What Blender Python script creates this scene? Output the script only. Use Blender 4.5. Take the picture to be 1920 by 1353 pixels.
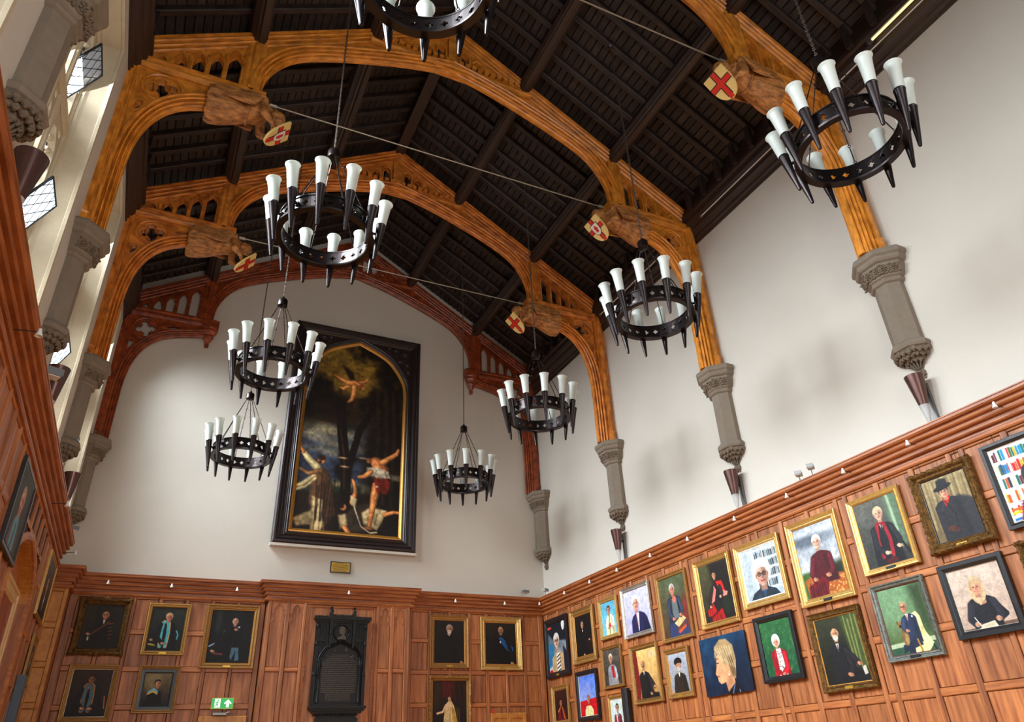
import bpy, bmesh, math, random
import numpy as np
from mathutils import Vector, Matrix
from mathutils.geometry import tessellate_polygon
from math import sin, cos, pi, radians

for o in list(bpy.data.objects):
    bpy.data.objects.remove(o)
SC = bpy.context.scene
COL = SC.collection
random.seed(7)

# ---------------------------------------------------------------- camera
cam = bpy.data.cameras.new('camera')
cam.sensor_width = 36.0
cam.lens = 1355.58 / 1920 * 36.0
cam.clip_start = 0.05
cam_o = bpy.data.objects.new('camera', cam)
COL.objects.link(cam_o)
cr = Vector((0.90277823, -0.42817701, -0.04069296))
cu = Vector((-0.17921067, -0.46047703, 0.86939314))
cf = Vector((0.39099233, 0.77757659, 0.49244253))
cm = Matrix((cr, cu, -cf)).transposed().to_4x4()
cm.translation = Vector((1.8986, 0.0, 1.6))
cam_o.matrix_world = cm
SC.camera = cam_o

# ---------------------------------------------------------------- sky, daylight, exposure
SC.view_settings.view_transform = 'Standard'
SC.view_settings.look = 'None'
SC.view_settings.gamma = 1.0
SC.view_settings.use_curve_mapping = False
SC.view_settings.exposure = 0.03
W = bpy.data.worlds.new('overcast_sky')
SC.world = W
W.use_nodes = True
bg = W.node_tree.nodes['Background']
bg.inputs[0].default_value = (0.86, 0.93, 1.0, 1)
bg.inputs[1].default_value = 1.5

def area(name, loc, sx, sy, direction, power, color=(1, 1, 1), spread=180):
    d = bpy.data.lights.new(name, 'AREA')
    d.shape = 'RECTANGLE'
    d.size = sx
    d.size_y = sy
    d.energy = power
    d.color = color
    d.spread = radians(spread)
    o = bpy.data.objects.new(name, d)
    COL.objects.link(o)
    o.location = loc
    o.rotation_euler = Vector(direction).to_track_quat('-Z', 'Y').to_euler()
    return o

YT = [5.457, 9.252, 13.023, 16.80]            # truss positions
BAYS = [(-2.1, 1.65), (1.65, 5.457), (5.457, 9.252), (9.252, 13.023), (13.023, 16.80)]
for i, (a, b) in enumerate(BAYS):             # daylight through the tall windows of the left wall
    area('window_daylight', (-0.8, (a + b) / 2, 9.0), 2.5, 5.0, (1, 0, -0.8), 780 * (0.45, 0.75, 1.0, 1.0, 0.9)[i], (0.84, 0.93, 1.0), 92)
area('rear_window_fill', (5.5, -4.5, 5.0), 6.0, 5.6, (0, 1, -0.02), 430, (1.0, 0.97, 0.94), 130)  # unseen lamp added outside the rear window as fill for trusses and end wall

# ---------------------------------------------------------------- helpers
def lin(c):
    return tuple(((v / 255) / 12.92 if v / 255 <= 0.04045 else ((v / 255 + 0.055) / 1.055) ** 2.4) for v in c[:3]) + (1.0,)

class MB:
    def __init__(s):
        s.v = []; s.f = []
    def add(s, vs, fs):
        n = len(s.v)
        s.v += [tuple(p) for p in vs]
        s.f += [tuple(i + n for i in f) for f in fs]
        return s
    def box(s, x0, x1, y0, y1, z0, z1):
        v = [(x, y, z) for x in (x0, x1) for y in (y0, y1) for z in (z0, z1)]
        return s.add(v, [(0, 1, 3, 2), (4, 6, 7, 5), (0, 4, 5, 1), (2, 3, 7, 6), (0, 2, 6, 4), (1, 5, 7, 3)])
    def map(s, fn):
        s.v = [tuple(fn(Vector(p))) for p in s.v]
        return s
    def join(s, o):
        return s.add(o.v, o.f)
    def mesh(s, name, mat, smooth=False, origin=(0, 0, 0)):
        me = bpy.data.meshes.new(name)
        ox, oy, oz = origin
        me.from_pydata([(p[0] - ox, p[1] - oy, p[2] - oz) for p in s.v], [], s.f)
        if mat:
            me.materials.append(mat)
        if smooth:
            me.polygons.foreach_set('use_smooth', [True] * len(me.polygons))
            try:
                me.set_sharp_from_angle(angle=radians(38))
            except Exception:
                pass
        return me
    def build(s, name, mat, parent=None, origin=(0, 0, 0), smooth=False, fix=True):
        me = s.mesh(name, mat, smooth, origin)
        if fix:
            bm = bmesh.new(); bm.from_mesh(me)
            bmesh.ops.recalc_face_normals(bm, faces=bm.faces)
            bm.to_mesh(me); bm.free()
        return put(name, me, parent)

def put(name, me, parent=None, loc=None, rotz=None):
    o = bpy.data.objects.new(name, me)
    COL.objects.link(o)
    if parent is not None:
        o.parent = parent
    if loc is not None:
        o.location = loc
    if rotz is not None:
        o.rotation_euler = (0, 0, rotz)
    return o

def thing(name, label, cat, loc=(0, 0, 0), rotz=0, group=None):
    o = put(name, None, None, loc, rotz)
    o.empty_display_size = 0.1
    return tag(o, label, cat, group)

def tag(o, label=None, cat=None, group=None, kind=None):
    if label: o['label'] = label
    if cat: o['category'] = cat
    if group: o['group'] = group
    if kind: o['kind'] = kind
    return o

def struct(o, label=None):
    o['kind'] = 'structure'
    if label: o['label'] = label
    return o

def copy_tree(o, parent=None, depth=0):
    c = o.copy(); COL.objects.link(c); c.parent = parent
    for ch in o.children:
        copy_tree(ch, c, depth + 1)
    return c

def sweep(path, prof, B=(0, 1, 0), closed=False, cap=True, wob=None):
    """mitred sweep of profile (a along B x tangent, b along B) along a planar path"""
    B = Vector(B).normalized()
    P = [Vector(p) for p in path]
    n = len(P)
    m = MB()
    dist = 0.0
    for i, p in enumerate(P):
        if closed:
            t0 = (p - P[i - 1]).normalized(); t1 = (P[(i + 1) % n] - p).normalized()
        else:
            t0 = (p - P[i - 1]).normalized() if i > 0 else (P[1] - p).normalized()
            t1 = (P[i + 1] - p).normalized() if i < n - 1 else t0
        n0 = B.cross(t0); n1 = B.cross(t1)
        nn = n0 + n1
        if nn.length < 1e-6: nn = n0
        nn.normalize()
        k = 1.0 / max(0.35, nn.dot(n0))
        if i > 0: dist += (p - P[i - 1]).length
        for j, (a, b) in enumerate(prof):
            if wob:
                a, b = wob(dist, j, a, b, p)
            m.v.append(tuple(p + nn * (a * k) + B * b))
    q = len(prof)
    rng = n if closed else n - 1
    for i in range(rng):
        i2 = (i + 1) % n
        for j in range(q):
            j2 = (j + 1) % q
            m.f.append((i * q + j, i * q + j2, i2 * q + j2, i2 * q + j))
    if cap and not closed:
        m.f.append(tuple(range(q))); m.f.append(tuple((n - 1) * q + j for j in range(q))[::-1])
    return m

def plate(outer, holes, t0, t1, plane='XZ'):
    """flat plate with holes; 2D points, thickness from t0 to t1 on the third axis"""
    loops = [outer] + list(holes)
    flat = [p for l in loops for p in l]
    tris = tessellate_polygon([[Vector((p[0], p[1], 0)) for p in l] for l in loops])
    n = len(flat)
    def mk(p, t):
        if plane == 'XZ': return (p[0], t, p[1])
        if plane == 'YZ': return (t, p[0], p[1])
        return (p[0], p[1], t)
    m = MB()
    m.v = [mk(p, t0) for p in flat] + [mk(p, t1) for p in flat]
    m.f = [tuple(t) for t in tris] + [tuple(i + n for i in t)[::-1] for t in tris]
    k = 0
    for l in loops:
        q = len(l)
        for i in range(q):
            j = (i + 1) % q
            m.f.append((k + i, k + j, k + j + n, k + i + n))
        k += q
    return m

def lathe(prof, c=(0, 0, 0), seg=16, a0=0.0, a1=2 * pi, M=None):
    full = abs(a1 - a0 - 2 * pi) < 1e-4
    cnt = seg if full else seg + 1
    m = MB()
    for i in range(cnt):
        a = a0 + (a1 - a0) * i / seg
        for r, z in prof:
            m.v.append((r * cos(a), r * sin(a), z))
    q = len(prof)
    for i in range(seg):
        i2 = (i + 1) % cnt
        for j in range(q - 1):
            m.f.append((i * q + j, i2 * q + j, i2 * q + j + 1, i * q + j + 1))
    if M is not None:
        m.map(lambda p: M @ p)
    m.map(lambda p: p + Vector(c))
    return m

def tube(p0, p1, r, seg=8, r2=None):
    p0 = Vector(p0); p1 = Vector(p1); d = p1 - p0
    M = d.to_track_quat('Z', 'Y').to_matrix()
    L = d.length
    r2 = r if r2 is None else r2
    return lathe([(0.0001, 0), (r, 0), (r2, L), (0.0001, L)], p0, seg, M=M)

def ball(c, r, sx=1, sy=1, sz=1, seg=10, rings=6, M=None):
    pr = [(max(1e-4, r * sin(pi * k / rings)), -r * cos(pi * k / rings)) for k in range(rings + 1)]
    m = lathe(pr, (0, 0, 0), seg)
    m.map(lambda p: Vector((p.x * sx, p.y * sy, p.z * sz)))
    if M is not None: m.map(lambda p: M @ p)
    return m.map(lambda p: p + Vector(c))

def torus(c, R, r, seg=12, rs=5, M=None, sy=1.0):
    m = MB()
    for i in range(seg):
        a = 2 * pi * i / seg
        for j in range(rs):
            b = 2 * pi * j / rs
            m.v.append(((R + r * cos(b)) * cos(a), (R + r * cos(b)) * sin(a) * sy, r * sin(b)))
    for i in range(seg):
        for j in range(rs):
            m.f.append((i * rs + j, ((i + 1) % seg) * rs + j, ((i + 1) % seg) * rs + (j + 1) % rs, i * rs + (j + 1) % rs))
    if M is not None: m.map(lambda p: M @ p)
    return m.map(lambda p: p + Vector(c))

def spline(pts, k=5):
    out = []
    n = len(pts)
    for i in range(n - 1):
        p0 = pts[max(0, i - 1)]; p1 = pts[i]; p2 = pts[i + 1]; p3 = pts[min(n - 1, i + 2)]
        for s in range(k):
            t = s / k
            out.append(tuple(0.5 * ((2 * p1[d]) + (-p0[d] + p2[d]) * t + (2 * p0[d] - 5 * p1[d] + 4 * p2[d] - p3[d]) * t * t + (-p0[d] + 3 * p1[d] - 3 * p2[d] + p3[d]) * t ** 3) for d in range(len(p1))))
    out.append(tuple(pts[-1]))
    return out

# ---------------------------------------------------------------- materials
def mat(name, col, rough=0.6, metal=0.0, bump=0.0, bscale=20, var=0.0, vscale=6, spec=0.5, emit=None, estr=0, rnd=0.0, coat=0.0, stretch=(1, 1, 1), col2=None):
    m = bpy.data.materials.new(name)
    m.use_nodes = True
    nt = m.node_tree; N = nt.nodes; L = nt.links
    b = N['Principled BSDF']
    b.inputs['Roughness'].default_value = rough
    b.inputs['Metallic'].default_value = metal
    b.inputs['Specular IOR Level'].default_value = spec
    if coat: b.inputs['Coat Weight'].default_value = coat
    c1 = lin(col)
    b.inputs['Base Color'].default_value = c1
    geo = N.new('ShaderNodeNewGeometry')
    mp = N.new('ShaderNodeMapping'); mp.inputs['Scale'].default_value = stretch
    L.new(geo.outputs['Position'], mp.inputs['Vector'])
    vec = mp.outputs[0]
    if rnd:
        oi = N.new('ShaderNodeObjectInfo')
        ad = N.new('ShaderNodeVectorMath'); ad.operation = 'MULTIPLY_ADD'
        ad.inputs[1].default_value = (37.0, 53.0, 71.0)
        L.new(oi.outputs['Random'], ad.inputs[0])
        L.new(vec, ad.inputs[2]); vec = ad.outputs[0]
    last = None
    if var:
        n = N.new('ShaderNodeTexNoise'); n.inputs['Scale'].default_value = vscale; n.inputs['Detail'].default_value = 6
        n.inputs['Roughness'].default_value = 0.6
        L.new(vec, n.inputs['Vector'])
        rp = N.new('ShaderNodeValToRGB')
        rp.color_ramp.elements[0].position = 0.32; rp.color_ramp.elements[1].position = 0.68
        c2 = lin(col2) if col2 else tuple(v * (1 - var) for v in c1[:3]) + (1,)
        rp.color_ramp.elements[0].color = c2
        rp.color_ramp.elements[1].color = c1
        L.new(n.outputs['Fac'], rp.inputs[0])
        last = rp.outputs[0]
    if rnd:
        hs = N.new('ShaderNodeHueSaturation')
        mr = N.new('ShaderNodeMapRange'); mr.inputs['To Min'].default_value = 1 - rnd; mr.inputs['To Max'].default_value = 1 + rnd
        L.new(oi.outputs['Random'], mr.inputs['Value'])
        L.new(mr.outputs[0], hs.inputs['Value'])
        if last: L.new(last, hs.inputs['Color'])
        else: hs.inputs['Color'].default_value = c1
        last = hs.outputs[0]
    if last: L.new(last, b.inputs['Base Color'])
    if bump:
        n2 = N.new('ShaderNodeTexNoise'); n2.inputs['Scale'].default_value = bscale; n2.inputs['Detail'].default_value = 5
        L.new(vec, n2.inputs['Vector'])
        bp = N.new('ShaderNodeBump'); bp.inputs['Strength'].default_value = bump; bp.inputs['Distance'].default_value = 0.02
        L.new(n2.outputs['Fac'], bp.inputs['Height']); L.new(bp.outputs[0], b.inputs['Normal'])
    if emit:
        b.inputs['Emission Color'].default_value = lin(emit); b.inputs['Emission Strength'].default_value = estr
    return m

PLASTER = mat('painted_plaster', (200, 193, 181), 0.75, bump=0.12, bscale=14, var=0.05, vscale=0.9)
STONE = mat('sandstone', (128, 116, 101), 0.85, bump=0.35, bscale=55, var=0.14, vscale=9)
STONE_D = mat('carved_sandstone', (122, 107, 90), 0.9, bump=0.6, bscale=60, var=0.3, vscale=30)
STONE_L = mat('window_limestone', (188, 172, 144), 0.8, bump=0.2, bscale=40, var=0.08, vscale=8)
OAK_V = mat('panelling_oak_vertical', (182, 114, 64), 0.48, bump=0.1, bscale=14, var=0.4, vscale=2.6, rnd=0.22, stretch=(6, 6, 0.45), col2=(114, 58, 26))
OAK_H = mat('panelling_oak_horizontal', (188, 118, 64), 0.46, bump=0.08, bscale=14, var=0.35, vscale=2.6, rnd=0.1, stretch=(0.6, 0.6, 7), col2=(138, 74, 36))
CORN = mat('cornice_oak', (176, 106, 58), 0.34, bump=0.08, bscale=18, var=0.3, vscale=3, stretch=(0.6, 0.6, 8), col2=(124, 62, 26))
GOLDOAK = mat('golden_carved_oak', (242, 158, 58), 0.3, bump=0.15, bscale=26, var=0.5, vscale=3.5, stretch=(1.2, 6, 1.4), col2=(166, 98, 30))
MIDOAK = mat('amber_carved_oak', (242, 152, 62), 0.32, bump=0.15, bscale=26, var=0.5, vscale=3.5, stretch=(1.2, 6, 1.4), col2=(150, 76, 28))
REDOAK_DIM = mat('red_oak_part_shaded', (168, 78, 38), 0.34, bump=0.2, bscale=26, var=0.5, vscale=5, stretch=(1.2, 3, 1.4), col2=(88, 36, 18))  # redder wood, with dimmer light at the end truss partly put in
CARVED = mat('carved_statue_oak', (214, 146, 78), 0.42, bump=0.5, bscale=60, var=0.5, vscale=9, stretch=(0.7, 2, 2), col2=(112, 66, 30))
JOINT = mat('dark_panel_joint', (58, 30, 16), 0.7)
DARK = mat('dark_roof_timber', (58, 44, 38), 0.55, bump=0.2, bscale=16, var=0.35, vscale=4, stretch=(1, 4, 1), col2=(24, 18, 15))
DARK_P = mat('dark_moulded_purlin', (60, 45, 38), 0.45, bump=0.1, bscale=16, var=0.3, vscale=4, stretch=(4, 0.6, 4))
BOARD = mat('dark_roof_board', (62, 48, 42), 0.65, bump=0.2, bscale=22, var=0.4, vscale=5, rnd=0.3, stretch=(5, 0.8, 5), col2=(30, 22, 19))
IRON = mat('bronzed_iron', (44, 36, 36), 0.28, 0.75, spec=0.6)
CHAINM = mat('chain_steel', (120, 108, 100), 0.4, 0.9)
RODM = mat('tie_rod_steel', (150, 140, 122), 0.45, 0.6)
COPPER = mat('brown_copper', (88, 60, 54), 0.3, 0.7, spec=0.6)
BRONZE = mat('black_bronze', (40, 42, 42), 0.36, 0.75, bump=0.5, bscale=70, spec=0.6)
BRONZE_D = mat('dark_bronze_panel', (26, 24, 24), 0.42, 0.6)
BRONZE_T = mat('raised_bronze_lettering', (74, 66, 56), 0.4, 0.7)
BRASS = mat('engraved_brass', (190, 150, 60), 0.4, 0.6)
BLACKP = mat('black_paint', (24, 24, 26), 0.42)
WHITEP = mat('white_enamel', (226, 226, 224), 0.35)
STEEL = mat('grey_lamp_metal', (120, 118, 116), 0.4, 0.7)
LEAD = mat('window_lead', (40, 44, 52), 0.6, 0.3)
SPKBLUE = mat('slate_blue_speaker', (66, 84, 100), 0.4)
FLOORM = mat('oak_floor', (224, 164, 100), 0.4, var=0.25, vscale=3, stretch=(5, 0.7, 1))
YOAK = mat('figured_yellow_oak', (196, 132, 58), 0.45, bump=0.15, bscale=12, var=0.35, vscale=9, stretch=(1, 1, 0.8), col2=(158, 96, 32))
CREAMOAK = mat('pale_limed_oak', (208, 176, 128), 0.45, bump=0.1, bscale=14, var=0.2, vscale=4)
RED = mat('red_enamel', (214, 42, 20), 0.4)
CREAM = mat('cream_gilt_enamel', (238, 206, 128), 0.4)
WHITE2 = mat('white_shield_paint', (238, 232, 220), 0.4)
BLACK2 = mat('black_line_paint', (22, 18, 16), 0.5)
GRN = mat('exit_sign_green', (24, 160, 70), 0.4, emit=(24, 170, 76), estr=0.55)
WHT = mat('exit_sign_white', (240, 248, 240), 0.4, emit=(236, 255, 240), estr=0.9)
TUBE = mat('lit_tube', (255, 236, 170), 0.4, emit=(255, 226, 150), estr=1.6)

def frame_mat(name, c, rough=0.35, metal=0.7, bump=0.3, c2=None):
    return mat(name, c, rough, metal, bump=bump, bscale=90, var=0.3, vscale=25, col2=c2)
FM = dict(
    gold=frame_mat('gilt_frame', (198, 156, 88), 0.32, 0.6, 0.15),
    bright=frame_mat('bright_gilt_frame', (222, 184, 112), 0.28, 0.65, 0.1),
    bronze=frame_mat('bronzed_frame', (138, 100, 46), 0.45, 0.6, 0.8, (66, 44, 20)),
    dull=frame_mat('dull_gilt_frame', (168, 124, 66), 0.45, 0.5, 0.3),
    silver=frame_mat('silver_frame', (190, 184, 176), 0.35, 0.6, 0.3, (150, 140, 128)),
    verdigris=frame_mat('grey_green_frame', (128, 140, 132), 0.45, 0.4, 0.4, (92, 84, 78)),
    black=frame_mat('black_frame', (30, 30, 33), 0.35, 0.1, 0.1),
    darkwood=frame_mat('dark_ebonised_frame', (48, 38, 38), 0.35, 0.1, 0.1),
    goldslip=frame_mat('gold_slip', (196, 138, 60), 0.35, 0.6, 0.1),
    liner=frame_mat('white_liner', (232, 226, 212), 0.5, 0.0, 0.05),
    red=frame_mat('oxblood_slip', (86, 34, 28), 0.4, 0.0, 0.1),
)

def glass_mat(name, col, tr, rough=0.25, alpha=1.0):
    m = bpy.data.materials.new(name); m.use_nodes = True
    nt = m.node_tree; N = nt.nodes; L = nt.links
    for n in list(N): N.remove(n)
    out = N.new('ShaderNodeOutputMaterial')
    d = N.new('ShaderNodeBsdfDiffuse'); d.inputs[0].default_value = lin(col)
    t = N.new('ShaderNodeBsdfTranslucent'); t.inputs[0].default_value = lin(col)
    mx = N.new('ShaderNodeMixShader'); mx.inputs[0].default_value = tr
    L.new(d.outputs[0], mx.inputs[1]); L.new(t.outputs[0], mx.inputs[2])
    g = N.new('ShaderNodeBsdfGlossy'); g.inputs['Roughness'].default_value = rough
    lw = N.new('ShaderNodeLayerWeight'); lw.inputs[0].default_value = 0.25
    mx2 = N.new('ShaderNodeMixShader'); L.new(lw.outputs['Fresnel'], mx2.inputs[0])
    L.new(mx.outputs[0], mx2.inputs[1]); L.new(g.outputs[0], mx2.inputs[2])
    last = mx2.outputs[0]
    if alpha < 1:
        tp = N.new('ShaderNodeBsdfTransparent')
        m3 = N.new('ShaderNodeMixShader'); m3.inputs[0].default_value = alpha
        L.new(tp.outputs[0], m3.inputs[1]); L.new(last, m3.inputs[2]); last = m3.outputs[0]
    L.new(last, out.inputs[0])
    return m
OPAL = glass_mat('opal_glass', (222, 226, 218), 0.35)
FROST = glass_mat('frosted_glass', (226, 228, 228), 0.4, 0.3, 0.7)
SKYPANE = glass_mat('diffusing_hopper_glass', (238, 244, 250), 0.85, 0.1, 0.55)
PANE = glass_mat('clear_window_glass', (220, 232, 240), 0.6, 0.05, 0.06)
# ================================================================ THE SETTING
XW, LW, YE, ZC, ZEAVE = 11.0, 0.12, 16.87, 5.335, 11.15
RS = 0.605
def roof_z(s): return 11.9 + RS * s           # top edge of the trusses over distance s from the wall line

struct(MB().box(-0.6, 11.6, -4.2, 17.3, -0.1, 0.0).build('floor', FLOORM), 'pale oak boarded floor below the frame')
wr = struct(MB().box(11.0, 11.3, -4, 17.2, 0, 12.2).build('wall_right', PLASTER), 'tall white plaster side wall above the portraits')
gab = [(-0.3, 0), (11.3, 0), (11.3, 12.6), (5.5, 15.9), (-0.3, 12.6)]
we = struct(plate(gab, [], YE, YE + 0.3).build('wall_end', PLASTER), 'white plaster gable wall behind the great painting')
rw = [(2.6, 2.2), (8.4, 2.2), (8.4, 9.0), (5.5, 11.6), (2.6, 9.0)]
struct(plate(gab, [rw], -4.2, -4.0).build('wall_rear', PLASTER))
# left wall with its tall square headed window openings
WZ0, WZ1 = 5.75, 10.85
wins = [(a + 0.8, b - 0.8) for a, b in BAYS]
holes = [[(a, WZ0), (b, WZ0), (b, WZ1), (a, WZ1)] for a, b in wins]
door_poly = spline([(10.05, 3.88), (10.12, 4.08), (10.5, 4.3), (11.17, 4.45)], 4) + spline([(11.17, 4.45), (11.85, 4.3), (12.22, 4.08), (12.3, 3.88)], 4)[1:]
arch_hole = [(10.05, 0.0)] + door_poly + [(12.3, 0.0)]
struct(plate([(-4, 5.0), (17.2, 5.0), (17.2, 12.2), (-4, 12.2)], holes, LW - 0.62, LW, 'YZ').build('wall_left', PLASTER), 'white plaster side wall pierced by tall stone windows')
struct(MB().box(-0.5, LW - 0.01, 14.5, 17.2, 0, 5.0).build('wall_left', PLASTER))
struct(MB().box(-0.5, LW - 0.01, -4, 10.0, 0, 5.0).build('wall_left', PLASTER))
struct(MB().box(-0.5, LW - 0.01, 12.35, 14.5, 0, 5.0).build('wall_left', PLASTER))
struct(MB().box(-0.7, -0.5, 9.9, 12.45, 0, 5.0).build('wall_left', PLASTER))

# ---------------------------------------------------------------- ceiling: boards, common rafters, purlins
ceil = put('ceiling', None); struct(ceil, 'dark boarded roof with rafters and moulded purlins')
sl = math.hypot(1, RS); sx, sz = 1 / sl, RS / sl
LEN = 5.5 * sl
def slope(u, dn, side):                        # u up the slope, dn below the board face
    s = u * sx + dn * sz; z = 12.22 + u * sz - dn * sx
    return (s if side < 0 else 11 - s, z)
bw = 0.158
nb = int(LEN / bw) + 1
for side in (-1, 1):
    bm_ = MB()
    L = slope
    for k in range(nb):
        u0, u1 = k * bw + 0.006, min(LEN, (k + 1) * bw - 0.006)
        pr = [(u0, 0.0), (u0 + 0.008, 0.02), (u1 - 0.008, 0.02), (u1, 0.0), (u1, -0.03), (u0, -0.03)]
        m = MB(); q = [slope(a, b, side) for a, b in pr]
        m.v = [(x, -4.0, z) for x, z in q] + [(x, 16.95, z) for x, z in q]
        m.f = [(i, (i + 1) % 6, (i + 1) % 6 + 6, i + 6) for i in range(6)] + [tuple(range(6)), tuple(range(6, 12))]
        m.build('board', BOARD, ceil)
    back = MB(); q = [slope(-0.4, -0.035, side), slope(LEN + 0.1, -0.035, side), slope(LEN + 0.1, -0.2, side), slope(-0.4, -0.2, side)]
    back.v = [(x, -4.1, z) for x, z in q] + [(x, 17.1, z) for x, z in q]
    back.f = [(0, 1, 5, 4), (1, 2, 6, 5), (2, 3, 7, 6), (3, 0, 4, 7), (0, 1, 2, 3), (4, 5, 6, 7)]
    back.build('roof_backing', DARK, ceil)
    # common rafters: one chamfered timber for every gap, a foot strut at the eave
    for bi, (a, b) in enumerate([(1.65, 5.457), (5.457, 9.252), (9.252, 13.023), (13.023, 16.87)]):
        for k in range(1, 8):
            y = a + (b - a) * k / 8
            pr = [(-0.06, 0), (-0.06, 0.12), (-0.045, 0.14), (0.045, 0.14), (0.06, 0.12), (0.06, 0)]
            m = MB()
            for u in (0.05, LEN):
                for dy, dn in pr:
                    x, z = slope(u, dn, side); m.v.append((x, y + dy, z))
            m.f = [(i, (i + 1) % 6, (i + 1) % 6 + 6, i + 6) for i in range(6)] + [tuple(range(6)), tuple(range(6, 12))]
            m.build('rafter', DARK, ceil)
            x0 = 0.32 if side < 0 else 10.68
            MB().box(x0 - 0.04, x0 + 0.04, y - 0.05, y + 0.05, 11.75, 12.32).build('ashlar_strut', DARK, ceil)
    # moulded purlins
    for t in (3.6, 1.55):
        zb = 14.0 if t < 2 else 12.78
        pr = [(-0.15, 0.42), (-0.15, 0.2), (-0.11, 0.17), (-0.13, 0.13), (-0.1, 0.1), (-0.1, 0.07), (-0.06, 0.05), (-0.05, 0.0), (0.05, 0.0), (0.06, 0.05), (0.1, 0.07), (0.1, 0.1), (0.13, 0.13), (0.11, 0.17), (0.15, 0.2), (0.15, 0.42)]
        m = MB(); x = 5.5 + side * t
        th = math.atan(RS) * (1 if side > 0 else -1) * 0.6
        pts = [(x + a * cos(th) + b * sin(th), zb + b * cos(th) - a * sin(th)) for a, b in pr]
        n = len(pts)
        m.v = [(px, -3.9, pz) for px, pz in pts] + [(px, 16.86, pz) for px, pz in pts]
        m.f = [(i, (i + 1) % n, (i + 1) % n + n, i + n) for i in range(n)] + [tuple(range(n)), tuple(range(n, 2 * n))]
        m.build('purlin', DARK_P, ceil)
    # wall plate cornice at the eaves
    x0 = XW if side > 0 else LW
    d = -1 if side > 0 else 1
    pr = [(-0.02, 11.15), (0.03, 11.15), (0.03, 11.22), (0.06, 11.26), (0.05, 11.32), (0.09, 11.36), (0.13, 11.42), (0.13, 11.5), (0.17, 11.54), (0.2, 11.6), (0.2, 11.72), (0.24, 11.76), (0.24, 11.84), (0.12, 12.3), (-0.02, 12.3)]
    n = len(pr); m = MB()
    m.v = [(x0 + d * a, -3.95, z) for a, z in pr] + [(x0 + d * a, 16.86, z) for a, z in pr]
    m.f = [(i, (i + 1) % n, (i + 1) % n + n, i + n) for i in range(n)] + [tuple(range(n)), tuple(range(n, 2 * n))]
    m.build('eaves_cornice', DARK_P, ceil)
m = MB(); m.box(5.38, 5.62, -3.9, 16.86, 15.13, 15.6); m.build('ridge_beam', DARK_P, ceil)

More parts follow.
